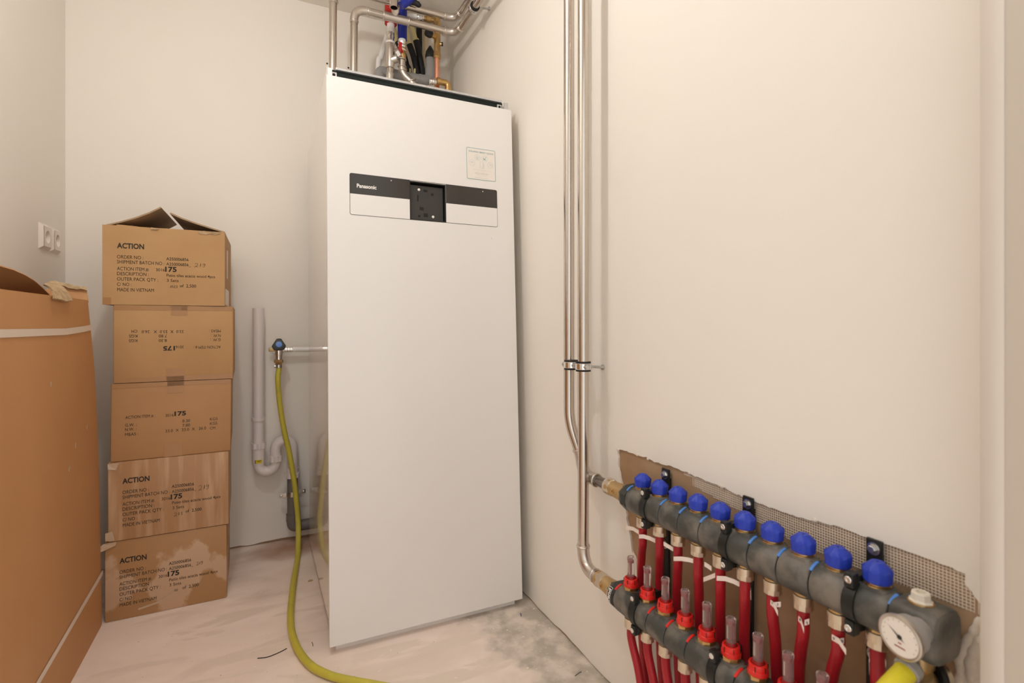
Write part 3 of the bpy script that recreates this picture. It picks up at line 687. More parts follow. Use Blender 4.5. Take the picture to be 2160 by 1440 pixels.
for q, a0, a1 in ((.003, -.25, .45), (-.001, -.1, .3)):
    g.merge(G().sheet([[(xa + (RD + .0037) * math.sin(a), YD - (RD + .0037) * math.cos(a), p.z + q + w) for a in [a0 + (a1 - a0) * k / 6 for k in range(7)]] for w in (0, .0016)], .0003))
part('label_print', g, 'ink', lb, 0)
t = thing('waste_pipe', (xc, YD, .06), 'dark grey waste pipe with elbow running behind the heat pump', 'drain pipe')
ze = dp(617, 1092).z
part('pipe', G().cyl((xc, YD, dp(617, 999).z), (xc, YD, ze), RD - .001, 26), 'pvc_dark', t)
part('elbow_socket', G().lathe((xc, YD, ze - .012), (0, 0, 1), [(0, RD + .003), (.030, RD + .003)], 28), 'pvc_dark', t)
zq = dp(640, 1106).z
part('elbow', G().sweep(fillet([(xc, YD, ze), (xc, YD, zq), (xc + .12, YD, zq)], .035), RD + .001, 24), 'pvc_dark', t, 60)
part('run_to_cabinet', G().cyl((xc + .05, YD, zq), (xc + .22, YD, zq), RD - .001, 24), 'pvc_grey', t)
zb_ = dp(617, 1040).z
cl = part('clamp_band', G().lathe((xc, YD, zb_ - .010), (0, 0, 1), [(0, RD + .0015), (.020, RD + .0015)], 28), 'zinc', t, label='galvanised pipe clamp')
for s in (-1, 1):
    part('clamp_ear', G().box((xc + s * .037, YD - .004, zb_ + s * .004), (.028, .003, .018), Matrix.Rotation(s * .15, 3, 'Z'), .001), 'zinc', cl, 0)
    part('clamp_screw', G().lathe((xc + s * .043, YD - .005, zb_ + s * .004), (0, -1, 0), [(0, .0055), (.003, .005), (.0045, .001)], 14), 'zinc', cl)

# ------------------------------------------------------------------ tap, its supply pipe and the yellow hose
YT = 2.365; pz = dp(600, 737, YT).z; tx = dp(588, 735, 2.31).x
t = thing('water_tap', (tx, YT, pz), 'chrome wall tap with black three-sided handle and blue button', 'tap')
part('wall_plate', G().cyl((tx, YB - .001, pz), (tx, YB - .010, pz), .022, 24), 'zinc', t)
part('bracket_arm', G().box((tx - .012, YT + .01, pz), (.050, .012, .016), None, .003), 'brass_matt', t, 30)
part('elbow_body', G().cyl((tx, YB - .008, pz), (tx, 2.325, pz), .013, 20), 'nickel', t)
part('valve_body', G().lathe((tx, 2.322, pz + .022), (0, 0, -1), [(0, .010), (.006, .014), (.035, .015), (.045, .0125), (.064, .0125)], 22), 'chrome', t)
part('bonnet', G().lathe((tx, 2.322, pz + .008), (0, -.94, .34), [(0, .013), (.012, .012), (.016, .009), (.030, .0085)], 18), 'chrome', t)
hc = Vector((tx, 2.290, pz + .020)); hn = Vector((0, -.94, .34)).normalized(); hxv = Vector((1, 0, 0)); hzv = hn.cross(hxv) * -1
tri = []
for k in range(3):
    a = math.pi / 2 + math.pi + k * 2 * math.pi / 3
    for da in (-.36, -.12, .12, .36): tri.append((math.cos(a + da) * .026, math.sin(a + da) * .026))
poly = [hc + hxv * a + hzv * b for a, b in tri]
g = G().prism(poly, hn * .012); c0 = hc + hn * .014
g.add([p + hn * .012 for p in poly] + [c0 + (p - hc) * .72 for p in poly], [(k, (k + 1) % 12, 12 + (k + 1) % 12, 12 + k) for k in range(12)] + [tuple(12 + k for k in range(12))])
hd = part('handle', g, 'black_plastic', t, 30); part('handle_stem', G().lathe(hc, -hn, [(-.002, .012), (.012, .009)], 16), 'black_plastic', t)
part('blue_button', G().lathe(hc + hn * .0135, hn, [(0, .0125), (.0025, .0115), (.003, .006)], 24), 'blue_button', hd)
part('hose_union', G().lathe((tx, 2.322, pz - .038), (0, 0, -1), [(0, .0165), (.003, .0175), (.012, .0175), (.014, .014), (.022, .0105)], 8), 'brass_matt', t)
t = thing('supply_pipe', (.15, YT, pz), 'thin white water pipe with ribbed press sleeve beside the tap', 'pipe')
part('pipe', G().sweep(smooth_path([(tx + .045, YT, pz), (.20, YT + .004, pz - .001), (.32, YT + .008, pz)], 6), .0105, 16), 'white_pipe', t, 60)
g = G(); 
prof_ = []
for k in range(4): prof_ += [(k * .010, .0125), (k * .010 + .006, .0125), (k * .010 + .0075, .0105), (k * .010 + .009, .0105)]
g.lathe((tx + .016, YT, pz), (1, 0, 0), prof_, 18); part('press_sleeve', g, 'chrome', t, 30)
hose_px = [(586, 800), (590, 850), (599, 905), (610, 955), (619, 1005), (625, 1055), (629, 1105)]
RH = .0102
pts = [Vector((tx, 2.322, pz - .052)), Vector((tx, 2.322, pz - .080))] + [at(u, v, y=2.312 - .002 * i) for i, (u, v) in enumerate(hose_px)]
for u, v in ((628, 1172), (622, 1210), (616, 1255), (613, 1300), (617, 1338), (632, 1375), (658, 1405), (696, 1424), (740, 1435), (800, 1446), (880, 1462), (980, 1490), (1070, 1540), (1130, 1610)): pts.append(at(u, v, z=RH + .0005))
t = thing('yellow_hose', (.12, 2.2, 0), 'yellow garden hose clamped below the tap and trailing over the floor', 'hose')
part('hose', G().sweep(smooth_path(pts, 6), RH, 16), 'hose_yellow', t, 60)
hzc = dp(586, 772, 2.322).z
g = G().lathe((tx, 2.322, hzc - .006), (0, 0, 1), [(0, RH + .0022), (.012, RH + .0022)], 20); hcp = part('hose_clamp', g, 'zinc', t)
part('clamp_screw', G().cyl((tx - RH - .006, 2.318, hzc), (tx - RH - .001, 2.318, hzc), .0065, 12), 'zinc', hcp)

# ------------------------------------------------------------------ steel heating pipes
RP = .0140
def collar(p, d, parent, r=RP, m='steel_satin'):
    d = Vector(d).normalized(); p = Vector(p)
    part('press_collar', G().ring(p, d, r + .0012, .0026, 24, 8), m, parent, 60)
def run(parent, pts, elbows, er=.040):
    """a pipe run: straight pipes between corners; each corner an elbow with press collars"""
    P = [Vector(p) for p in pts]; cut = []
    for i in range(len(P) - 1):
        d = (P[i + 1] - P[i]).normalized(); a = P[i] + d * (er + .012) if i > 0 else P[i]; b = P[i + 1] - d * (er + .012) if i < len(P) - 2 else P[i + 1]
        part('pipe', G().cyl(a, b, RP, 24), 'steel', parent); cut.append((a, b, d))
    for i in range(1, len(P) - 1):
        a = cut[i - 1][1]; b = cut[i][0]
        part('elbow', G().sweep([a - cut[i - 1][2] * .006] + fillet([a, P[i], b], er + .008, 10, .97) + [b + cut[i][2] * .006], RP + .0016, 22), 'steel_satin', parent, 60)
        collar(a, cut[i - 1][2], parent); collar(b, cut[i][2], parent)
XP = .730; YH = 2.078; ZLO, ZHI = 2.140, 2.201; YP1, YP2 = 1.1826, 1.1144
xB = at(747, 100, y=YH).x; xA = at(703, 100, y=YH).x
fl = thing('flow_pipe', (xB, YH, 1.69), 'steel pipe from cabinet turning along the right wall to the blue-capped manifold', 'pipe', 'pressed steel heating pipes')
XI, XLo = .758, .731
def sc_(z): return z
ZU, ZL = .5275, .3075                                         # axis heights of the two manifold bars at their left ends
YU, YL = .9185, .9255                                         # first outlets
run(fl, [(xB - .004, YH, 1.672), (xB, YH, ZLO), (XP, YH, ZLO), (XP, YP1, ZLO), (XP, YP1, .80)], None)
yq = at(1231, 1015, x=XI).y
part('bent_pipe', G().sweep(fillet([(XP, YP1, .802), (XP, YP1, .665), (XI - .006, yq + .004, .575)], .20, 12), RP, 24), 'steel', fl, 60)
part('elbow', G().sweep([(XI - .010, yq + .008, .592)] + fillet([(XI - .006, yq + .004, .575), (XI, yq, ZU), (XI, yq - .05, ZU)], .036, 10, .95) + [(XI, yq - .062, ZU)], RP + .0016, 22), 'steel_satin', fl, 60)
collar((XI - .010, yq + .008, .592), (.25, -.22, -.9), fl); collar((XI, yq - .060, ZU), (0, -1, 0), fl)
part('pipe', G().cyl((XI, yq - .05, ZU), (XI, YU + .128, ZU), RP - .001, 22), 'steel_dark', fl)
collar((XI, YU + .128, ZU), (0, -1, 0), fl, RP + .002); part('hex_union', G().lathe((XI, YU + .130, ZU), (0, -1, 0), [(0, .019), (.004, .021), (.020, .021), (.024, .018)], 6, .3), 'nickel', fl, 20)
# tee with a plugged branch on the lower run
teex = at(838, 40, y=YH).x
part('tee_body', G().cyl((teex - .055, YH, ZLO), (teex + .045, YH, ZLO), RP + .0022, 22), 'steel_satin', fl)
for s in (-.055, .045): collar((teex + s, YH, ZLO), (1, 0, 0), fl, RP + .001)
bd = Vector((.05, -.55, .83)).normalized(); tb = Vector((teex - .012, YH, ZLO))
part('tee_branch', G().lathe(tb, bd, [(0, .0125), (.030, .0125), (.034, .0145), (.040, .0145)], 20), 'steel_satin', fl)
part('branch_nut', G().lathe(tb + bd * .020, bd, [(0, .0155), (.012, .0155)], 6), 'steel_satin', fl, 20)
tw = thing('return_pipe', (xA, YH, 1.69), 'steel pipe from cabinet turning along the right wall to the red-capped manifold', 'pipe', 'pressed steel heating pipes')
run(tw, [(xA - .004, YH, 1.672), (xA, YH, ZHI), (XP, YH, ZHI), (XP, YP2, ZHI), (XP, YP2, ZL), (XLo, YL + .105, ZL)], None)
g = G(); cpl = at(706, 4, y=YH).z; part('coupling', G().lathe((xA, YH, cpl - .004), (0, 0, 1), [(0, RP + .002), (.045, RP + .002)], 22), 'steel_satin', tw); collar((xA, YH, cpl - .004), (0, 0, 1), tw)
part('hex_union', G().lathe((XLo, YL + .118, ZL), (0, -1, 0), [(0, .018), (.004, .021), (.022, .021), (.026, .018)], 6, .3), 'nickel', tw, 20)
# open stub hanging from the ceiling in front of the tee
st_ = at(831, 12, y=2.02)
solo('pipe_stub', G().lathe((st_.x, 2.02, st_.z - .008), (0, 0, 1), [(.05, .0135), (0, .0135), (0, .0165), (ZC - st_.z + .007, .0165)], 24), 'steel', 'short open-ended steel pipe stub hanging from the ceiling', 'pipe')

# pipe clamps
def wall_clamp(name, pos, axis, label, screw_to, others=()):
    t = thing(name, pos, label, 'pipe clamp', 'rubber-lined pipe clamps'); ax = Vector(axis).normalized()
    for p in (Vector(pos),) + tuple(Vector(o) for o in others):
        part('rubber_lining', G().lathe(p - ax * .0125, ax, [(0, RP + .0005), (0, RP + .005), (.025, RP + .005), (.025, RP + .0005)], 26), 'rubber', t)
        b = part('band', G().lathe(p - ax * .008, ax, [(0, RP + .0062), (.001, RP + .0072), (.015, RP + .0072), (.016, RP + .0062)], 26), 'chrome', t)
        s, q, _ = basis(ax)
        for k in (-1, 1):
            n_ = Vector((0, 1, 0)) if abs(ax.z) > .5 else Vector((0, 0, 1))
            c = p + n_ * k * (RP + .011) + Vector((-.004, 0, 0)); part('ear', G().box(c, (.012, .010, .014) if abs(ax.z) > .5 else (.012, .014, .010), None, .0015), 'zinc', b, 0)
            part('ear_screw', G().lathe(c + Vector((-.005, 0, 0)), (-1, 0, 0), [(0, .0042), (.004, .0038), (.005, .001)], 12), 'zinc', b)
    a = Vector(pos); s = Vector(screw_to); d = (s - a).normalized()
    part('stud', G().cyl(a + d * (RP + .006), s, .0036, 12), 'zinc', t); part('wall_collar', G().lathe(s - d * .004, d, [(0, .007), (.004, .008)], 14), 'zinc', t)
zc1 = at(1213, 770, x=XP).z
wall_clamp('pipe_clamp', (XP, YP2, zc1), (0, 0, 1), 'double zinc pipe clamp holding both vertical steel pipes', (XR, YP2 + .012, zc1 - .006), ((XP, YP1 - .012, zc1),))
yc2 = at(1000, 12, x=XP).y
wall_clamp('pipe_clamp', (XP, yc2, ZLO), (0, 1, 0), 'black rubber-lined pipe clamp near the ceiling', (XR, yc2 + .01, ZLO + .018))

# ------------------------------------------------------------------ pipework standing on the cabinet
ZTOP = 1.665
def up(u, v, y): return at(u, v, y=y)
YV = 2.19
t = thing('strainer_line', up(823, 165, YV), 'white pipe in a red sleeve with silver strainer valve above the cabinet', 'pipe')
a = up(823, 100, YV); X0 = a.x
Z = lambda v: up(823, v, YV).z
part('sleeved_pipe', G().cyl((X0 + .002, YV, Z(73)), (X0 + .004, YV, ZC), .0155, 20), 'white_pipe', t)
part('red_sleeve', G().lathe((X0 + .003, YV, Z(51)), (0, 0, 1), [(0, .0225), (.0, .0255), (ZC - Z(51) - .001, .0255)], 22), 'red_sleeve', t)
part('press_fitting', G().lathe((X0, YV, Z(93)), (0, 0, 1), [(0, .0145), (.006, .020), (.012, .018), (.020, .0165), (.028, .0185), (.035, .018), (.045, .018)], 22), 'chrome', t)
part('white_ring', G().lathe((X0, YV, Z(92)), (0, 0, 1), [(0, .019), (.006, .020), (.010, .016)], 22), 'white_pipe', t)
part('strainer_body', G().lathe((X0, YV, Z(142)), (0, 0, 1), [(0, .0145), (.012, .0165), (.035, .0175), (.075, .0185), (.095, .0165), (.104, .0155)], 22), 'steel_satin', t)
bd = Vector((.86, -.35, .36)).normalized(); b0 = Vector((X0, YV, Z(128)))
br = part('strainer_leg', G().lathe(b0, bd, [(0, .016), (.028, .017)], 18), 'steel_satin', t)
part('hex_cap', G().lathe(b0 + bd * .026 + Vector((0, 0, .016)), Vector((.75, -.45, .48)), [(0, .017), (.004, .0195), (.018, .0195), (.021, .015)], 6), 'steel_satin', t, 20)
part('lower_pipe', G().cyl((X0 - .002, YV, ZTOP), (X0, YV, Z(142)), .0135, 20), 'steel', t); collar((X0, YV, Z(143)), (0, 0, 1), t, .0140); collar((X0 - .001, YV, Z(156)), (0, 0, 1), t, .0140)
part('lower_socket', G().cyl((X0 - .001, YV, Z(172)), (X0 - .001, YV, Z(156)), .0152, 20), 'steel_satin', t)

t = thing('cold_water_line', up(850, 130, YV), 'blue-sleeved water pipe with red-handled valve above the cabinet', 'pipe')
X0 = up(848, 110, YV).x; Z = lambda v: up(848, v, YV).z
part('blue_sleeve', G().lathe((X0 + .001, YV, Z(84)), (0, 0, 1), [(0, .017), (0, .0195), (ZC - Z(84) - .001, .0205)], 22), 'blue_sleeve', t)
part('white_pipe', G().cyl((X0, YV, Z(92)), (X0, YV, Z(60)), .0155, 20), 'white_pipe', t)
part('press_fitting', G().lathe((X0, YV, Z(107)), (0, 0, 1), [(0, .0145), (.006, .017), (.012, .0145), (.018, .0175), (.024, .015), (.034, .018)], 22), 'chrome', t)
part('valve_body', G().lathe((X0 + .001, YV, Z(124)), (0, 0, 1), [(0, .0145), (.004, .0165), (.022, .0165), (.030, .0145), (.036, .018), (.041, .018)], 18), 'brass', t)
part('white_ring', G().lathe((X0, YV, Z(108)), (0, 0, 1), [(0, .018), (.005, .018)], 22), 'white_pipe', t)
hn = Vector((-.55, -.80, .1)).normalized(); hcv = Vector((X0, YV, Z(113))) + hn * .026
R_ = Matrix.Rotation(-.55, 3, 'Z'); h_ = part('handle', G().box(hcv + Vector((0, 0, .002)), (.014, .008, .060), R_ @ Matrix.Rotation(.12, 3, 'Y'), .003), 'red_sleeve', t, 30, label='red lever handle')
part('handle_hub', G().lathe(hcv - hn * .024, hn, [(0, .009), (.016, .010), (.022, .010)], 14), 'red_sleeve', t)
e2 = up(874, 182, YV)
part('elbow', G().sweep(fillet([(X0, YV, Z(128)), (X0, YV, Z(154)), (e2.x, YV - .01, e2.z), (e2.x + .02, YV - .015, ZTOP)], [.07, .05], 8), .0145, 20), 'steel_satin', t, 60)
collar((X0, YV, Z(126)), (0, 0, 1), t, .015); collar((X0, YV, Z(141)), (0, 0, 1), t, .0150); collar((X0 + .003, YV, Z(149)), (.2, 0, -1), t, .0150); collar((e2.x - .012, YV - .008, e2.z + .018), (.6, 0, -1), t, .0150)

# black insulated tubes with pale yellow ends, in front of the back wall
def ins_tube(px, y, label, r=.0135, z_end=None, core=None):
    pts = [up(u, v, y) for u, v in px]; pts.append(Vector((pts[-1].x, y, ZTOP)))
    t = thing('insulated_tube', pts[-1], label, 'insulated pipe', 'black insulated tubes above the cabinet')
    part('insulation', G().sweep(smooth_path(pts, 6), r, 16), 'insulation', t, 60)
    d = (pts[0] - pts[1]).normalized()
    part('yellow_sleeve', G().cyl(pts[0] - d * .004, pts[0] + d * .002, r * 1.05, 16), 'pale_yellow', t)
    return t, pts, d
YI = 2.315
for px, lab, cend in (([(838, 86), (850, 112), (858, 140), (862, 162)], 'curved black insulated tube left of the three, behind the blue sleeve', (830, 60)),
                      ([(863, 92), (872, 118), (878, 145), (880, 170)], 'middle curved black insulated tube with yellow end above the cabinet', (856, 62)),
                      ([(877, 84), (884, 112), (889, 140), (891, 168)], 'right curved black insulated tube with yellow end above the cabinet', (868, 54))):
    t, pts, d = ins_tube(px, YI, lab); c = up(*cend, YI); e = Vector((c.x - .03, YI + .02, ZC))
    part('core_pipe', G().sweep([pts[0] - d * .01, c, e], .0105, 14), 'pale_yellow', t, 60)
t = thing('insulated_tube', up(889, 100, 2.34), 'straight black insulated tube beside the cream conduit', 'insulated pipe', 'black insulated tubes above the cabinet')
a, b = up(884, 60, 2.345), up(886, 175, 2.345); part('insulation', G().cyl((b.x + .002, 2.345, ZTOP), (a.x, 2.345, ZC), .0135, 18), 'insulation', t)
t = thing('cream_conduit', up(896, 120, 2.36), 'straight cream plastic conduit rising above the cabinet', 'pipe')
a = up(896, 110, 2.365); part('conduit', G().cyl((a.x, 2.365, ZTOP), (a.x + .002, 2.365, ZC), .0115, 18), 'cream', t)
for u, lab in ((856, 'leftmost pale yellow pipe end behind the grey drain'), (865, 'middle pale yellow pipe end behind the grey drain'), (875, 'rightmost pale yellow pipe end behind the grey drain')):
    a = up(u, 145, 2.285); solo('pipe_end', G().cyl((a.x, 2.285, ZTOP), a, .0035, 12), 'pale_yellow', lab, 'pipe', 'pale yellow pipe ends')
t = solo('white_tube', G().sweep(smooth_path([up(818, 75, 2.31), up(811, 95, 2.31), up(804, 120, 2.31), up(798, 145, 2.31), Vector((up(797, 160, 2.31).x, 2.31, ZTOP))], 6), .0115, 16), 'white_pipe', 'curved white plastic tube left of the strainer', 'pipe', smooth=60)
# grey overflow pipe
YG = 2.255
t = thing('overflow_pipe', up(850, 160, YG), 'grey plastic pipe with elbows lying behind the cabinet top', 'pipe')
gl, gr, gu = up(803, 163, YG), up(906, 161, YG), up(909, 122, YG); zg = up(860, 162, YG).z
part('horizontal_pipe', G().cyl((gl.x, YG, zg), (gr.x - .03, YG, zg), .0200, 24), 'pvc_grey', t)
part('elbow', G().sweep(fillet([(gr.x - .05, YG, zg), (gr.x + .003, YG, zg), (gr.x + .003, YG, zg + .06)], .035, 8, .9), .0222, 24), 'pvc_grey', t, 60)
part('upright_pipe', G().cyl((gr.x + .003, YG, zg + .045), (gr.x + .003, YG, gu.z), .0195, 24), 'pvc_grey', t)
part('elbow', G().sweep(fillet([(gl.x + .03, YG, zg), (gl.x - .005, YG, zg), (gl.x - .005, YG, zg - .10)], .035), .0222, 24), 'pvc_grey', t, 60)
part('funnel', G().lathe((gr.x + .003, YG, gu.z - .004), (0, 0, 1), [(0, .021), (.010, .0225), (.030, .019), (.046, .010), (.056, .004)], 20), 'black_plastic', t)
# copper pipe with brass safety valve
YC = 2.165
t = thing('safety_valve', up(921, 150, YC), 'brass safety valve with black knob on a copper pipe', 'valve')
X0 = up(922, 110, YC).x; Z = lambda v: up(922, v, YC).z
part('copper_pipe', G().cyl((X0 - .002, YC, ZTOP), (X0, YC, Z(121)), .0112, 20), 'copper', t)
part('union_nut', G().lathe((X0, YC, Z(124)), (0, 0, 1), [(0, .013), (.003, .0160), (.010, .0165), (.016, .0145), (.022, .0155), (.026, .0140)], 20), 'brass', t)
part('valve_body', G().lathe((X0, YC, Z(112)), (0, 0, 1), [(0, .0138), (.045, .0142), (.075, .0150), (.09, .013), (Z(36) - Z(112), .012)], 22), 'brass', t)
kx = Vector((-.92, -.35, .05)).normalized(); kc = Vector((X0, YC, Z(80)))
part('knob_neck', G().lathe(kc, kx, [(0, .010), (.022, .010), (.026, .012), (.034, .012)], 16), 'brass', t)
part('knob', G().lathe(kc + kx * .032, kx, [(0, .0150), (.003, .0165), (.022, .0160), (.025, .014)], 20), 'black_plastic', t)
k2 = Vector((.9, -.4, 0)).normalized(); part('side_port', G().lathe(Vector((X0, YC, Z(93))), k2, [(0, .008), (.022, .008)], 14), 'brass', t); part('port_cap', G().lathe(Vector((X0, YC, Z(93))) + k2 * .020, k2, [(0, .0085), (.005, .0085)], 14), 'black_plastic', t)
zt_ = Z(42)
part('top_nut', G().lathe((X0, YC, Z(58)), (0, 0, 1), [(0, .014), (.003, .0175), (.016, .0175), (.019, .014)], 6), 'brass', t, 20)
part('inlet_fitting', G().lathe((X0 - .012, YC + .01, zt_), (-1, .12, .02), [(0, .011), (.015, .012), (.016, .015), (.032, .015), (.034, .011), (.048, .011)], 16), 'brass', t)
part('inlet_sleeve', G().lathe((X0 - .055, YC + .015, zt_ + .001), (-1, .12, .02), [(0, .014), (.006, .015), (.008, .012), (.014, .012), (.016, .015), (.024, .015), (.030, .012)], 18), 'chrome', t)
part('inlet_tube', G().lathe((X0 - .085, YC + .018, zt_ + .002), (-1, .12, .02), [(0, .010), (.03, .009), (.045, .003)], 14), 'white_pipe', t)
YK = 2.14
t = thing('brass_elbow', up(943, 185, YK), 'brass compression elbow on a copper stub at the cabinet top', 'pipe fitting')
c = up(945, 174, YK)
part('elbow_body', G().sweep(fillet([(c.x - .050, YK, c.z - .004), (c.x, YK, c.z - .004), (c.x, YK, c.z - .035)], .016), .0135, 20), 'brass', t, 60)
part('side_nut', G().lathe((c.x - .052, YK, c.z - .004), (1, 0, 0), [(0, .013), (.002, .0160), (.014, .0160), (.016, .014)], 16), 'brass', t)
part('bottom_nut', G().lathe((c.x, YK, c.z - .030), (0, 0, -1), [(0, .0138), (.002, .0170), (.016, .0170), (.018, .014)], 16), 'brass', t)
part('copper_stub', G().cyl((c.x, YK, ZTOP), (c.x, YK, c.z - .040), .0112, 18), 'copper', t)
part('side_pipe', G().cyl((c.x - .080, YK + .002, c.z - .012), (c.x - .05, YK, c.z - .008), .0090, 16), 'white_pipe', t)
part('side_sleeve', G().lathe((c.x - .078, YK, c.z - .010), (1, 0, 0), [(0, .011), (.004, .0125), (.008, .011), (.012, .0125), (.016, .011), (.024, .0125)], 16), 'chrome', t)
# blue pipe and black wire tails by the ceiling
solo('blue_conduit', G().sweep(smooth_path([up(846, 12, 2.02), up(858, 4, 2.02), up(872, -12, 2.02), Vector((up(880, 0, 2.02).x, 2.02, ZC - .001))], 6), .015, 16), 'blue_sleeve', 'bent blue conduit end close to the ceiling', 'pipe', smooth=60)
solo('black_cable', G().sweep(smooth_path([up(868, 4, 2.03), up(876, 6, 2.03), up(884, 10, 2.03), up(888, 9, 2.03)], 5), [.011] * 11 + [.009, .008, .006, .004, .002], 12), 'rubber', 'frayed black cable end close to the ceiling', 'cable', smooth=60)

# ------------------------------------------------------------------ underfloor heating manifolds
KS = .0182; SPU, SPL = .0544, .0546; RB = .0305; NOUT = 10
def share(name, g, m, smooth=35): return mesh_of(name, g, m, smooth)
def child(name, me, parent, world, rot=None, label=None):
    o = link(name, me, parent, Vector(world) - wloc(parent))
    if rot: o.rotation_euler = rot
    if label: o['label'] = label
    return o
def bar_segment(L):
    g = G(); h = L / 2 - .0009
    g.lathe((0, -h, 0), (0, 1, 0), [(0, RB - .0025), (.0012, RB - .0008), (.004, RB), (2 * h - .004, RB), (2 * h - .0012, RB - .0008), (2 * h, RB - .0025)], 40)
    return g
def boss(L, r, top):                                         # flat-topped shoulder that carries the valve
    g = G(); n = 28; vs = []; hw = L / 2 - .006; wx = .0155
    out = rounded(-wx, wx, -hw, hw, .009, 5)
    for z, k in ((RB * .80, 1.10), (top - .0012, 1.), (top, .95)): vs += [(x * k, y * min(k, 1), z) for x, y in out]
    n = len(out)
    g.add(vs, [(j * n + k, j * n + (k + 1) % n, (j + 1) * n + (k + 1) % n, (j + 1) * n + k) for j in range(2) for k in range(n)] + [tuple(2 * n + k for k in range(n))])
    return g
def strap_arc(a0, a1, r, w, th=.0016, n=10):
    return G().sheet([[(r * math.cos(a), s * w / 2, r * math.sin(a)) for s in (-1, 1)] for a in [a0 + (a1 - a0) * k / n for k in range(n + 1)]], th)
ME = {}
ME['seg'] = share('segment', bar_segment(SPU), 'manifold'); ME['boss'] = share('shoulder', boss(SPU, RB, RB + .0008), 'manifold')
ME['groove'] = share('joint_groove', G().lathe((0, -.0014, 0), (0, 1, 0), [(0, RB - .0024), (.0028, RB - .0024)], 40), 'groove')
ME['clip_b'] = share('joint_clip', strap_arc(math.radians(98), math.radians(136), RB + .0008, .0044), 'blue_clip', 40)
ME['clip_r'] = share('joint_clip', strap_arc(math.radians(98), math.radians(136), RB + .0008, .0046), 'red_cap', 40)
# blue regulating cap with scalloped grip
def scallop_cap():
    g = G(); n = 40; vs = []; lv = [(0, .0152, 0), (.002, .0170, .3), (.0150, .0178, 1), (.0170, .0176, .9), (.0215, .0145, .35), (.0258, .0098, 0), (.0275, .0080, 0), (.0278, .0062, 0), (.0272, .0016, 0), (.0252, .0014, 0)]
    for z, r, k in lv:
        for i in range(n):
            a = 2 * math.pi * i / n; w = math.cos(a * 10); vs.append(((r + k * .0007 * w) * math.cos(a), (r + k * .0007 * w) * math.sin(a), z + (.0014 * w if 0.014 < z < .019 else 0)))
    g.add(vs, [(j * n + i, j * n + (i + 1) % n, (j + 1) * n + (i + 1) % n, (j + 1) * n + i) for j in range(len(lv) - 1) for i in range(n)] + [tuple((len(lv) - 1) * n + i for i in range(n))])
    return g
ME['cap'] = share('regulating_cap', scallop_cap(), 'blue_cap', 28)
ME['collar'] = share('brass_collar', G().lathe((0, 0, 0), (0, 0, 1), [(0, .0165), (.0022, .0165), (.0028, .0150), (.006, .0150)], 28), 'brass')
ME['neck'] = share('brass_neck', G().lathe((0, 0, 0), (0, 0, -1), [(-.004, .0122), (.004, .0122), (.007, .0115)], 16), 'brass', 20)
def comp_nut():
    g = G(); g.lathe((0, 0, 0), (0, 0, -1), [(0, .0118), (.0015, .0138), (.0145, .0138), (.015, .0132)], 18); g.lathe((0, 0, -.0143), (0, 0, -1), [(0, .0142), (.0078, .0142), (.0088, .0132), (.0089, .009)], 10, .12); return g
ME['nut'] = share('compression_nut', comp_nut(), 'nickel', 20)
# flow meter pieces
def red_ring():
    g = G(); g.lathe((0, 0, 0), (0, 0, 1), [(0, .0148), (.0015, .0165), (.0080, .0162), (.0088, .0151), (.0096, .0153), (.0170, .0145), (.0182, .0135), (.0182, .0108), (.010, .0104)], 30); return g
ME['fm_base'] = share('brass_base', G().lathe((0, 0, 0), (0, 0, 1), [(0, .0162), (.006, .0162), (.007, .0150)], 8), 'brass', 20)
ME['fm_ring'] = share('red_ring', red_ring(), 'red_cap')
g = G()
for k in range(6):
    a = 2 * math.pi * k / 6 + .4; g.box((.0155 * math.cos(a), .0155 * math.sin(a), .0125), (.0012, .0008, .009), Matrix.Rotation(a, 3, 'Z'))
ME['fm_slots'] = share('ring_slots', g, 'groove', 0)
ME['fm_seat'] = share('dark_seat', G().lathe((0, 0, 0), (0, 0, 1), [(0, .0104), (.008, .0102), (.0130, .0088), (.0135, .0060)], 24), 'red_dark')
ME['fm_glass'] = share('sight_glass', G().lathe((0, 0, 0), (0, 0, 1), [(0, .0080), (.034, .0076), (.0355, .0083), (.041, .0083), (.0425, .0072), (.0425, .0046), (.0400, .0044), (.0390, 0)], 24), 'clear', 40)
ME['fm_core'] = share('red_float', G().lathe((0, 0, 0), (0, 0, 1), [(0, .0016), (.026, .0016), (.0265, .0042), (.033, .0042)], 16), 'red_dark')
ME['fm_scale'] = share('scale_strip', G().sheet([[(-.0056 * math.cos(a), .0056 * math.sin(a), z) for a in (-.45, 0, .45)] for z in (.002, .024)], .0002), 'paper', 40)
g = G()
for k in range(8): g.box((-.0060, .0006, .004 + .0026 * k), (.0003, .0022 if k % 2 else .0030, .0007))
ME['fm_tick'] = share('scale_ticks', g, 'ink', 0)
TILTX = (-KS, 0, 0)
def zu(y): return ZU + KS * (YU - y)
def zl(y): return ZL + KS * (YL - y)
ru = thing('return_manifold', (XI, YU + .03, ZU), 'upper dark grey manifold bar with ten blue caps and dial thermometer', 'manifold')
su = thing('supply_manifold', (XLo, YL + .03, ZL), 'lower dark grey manifold bar with red flow meters', 'manifold')
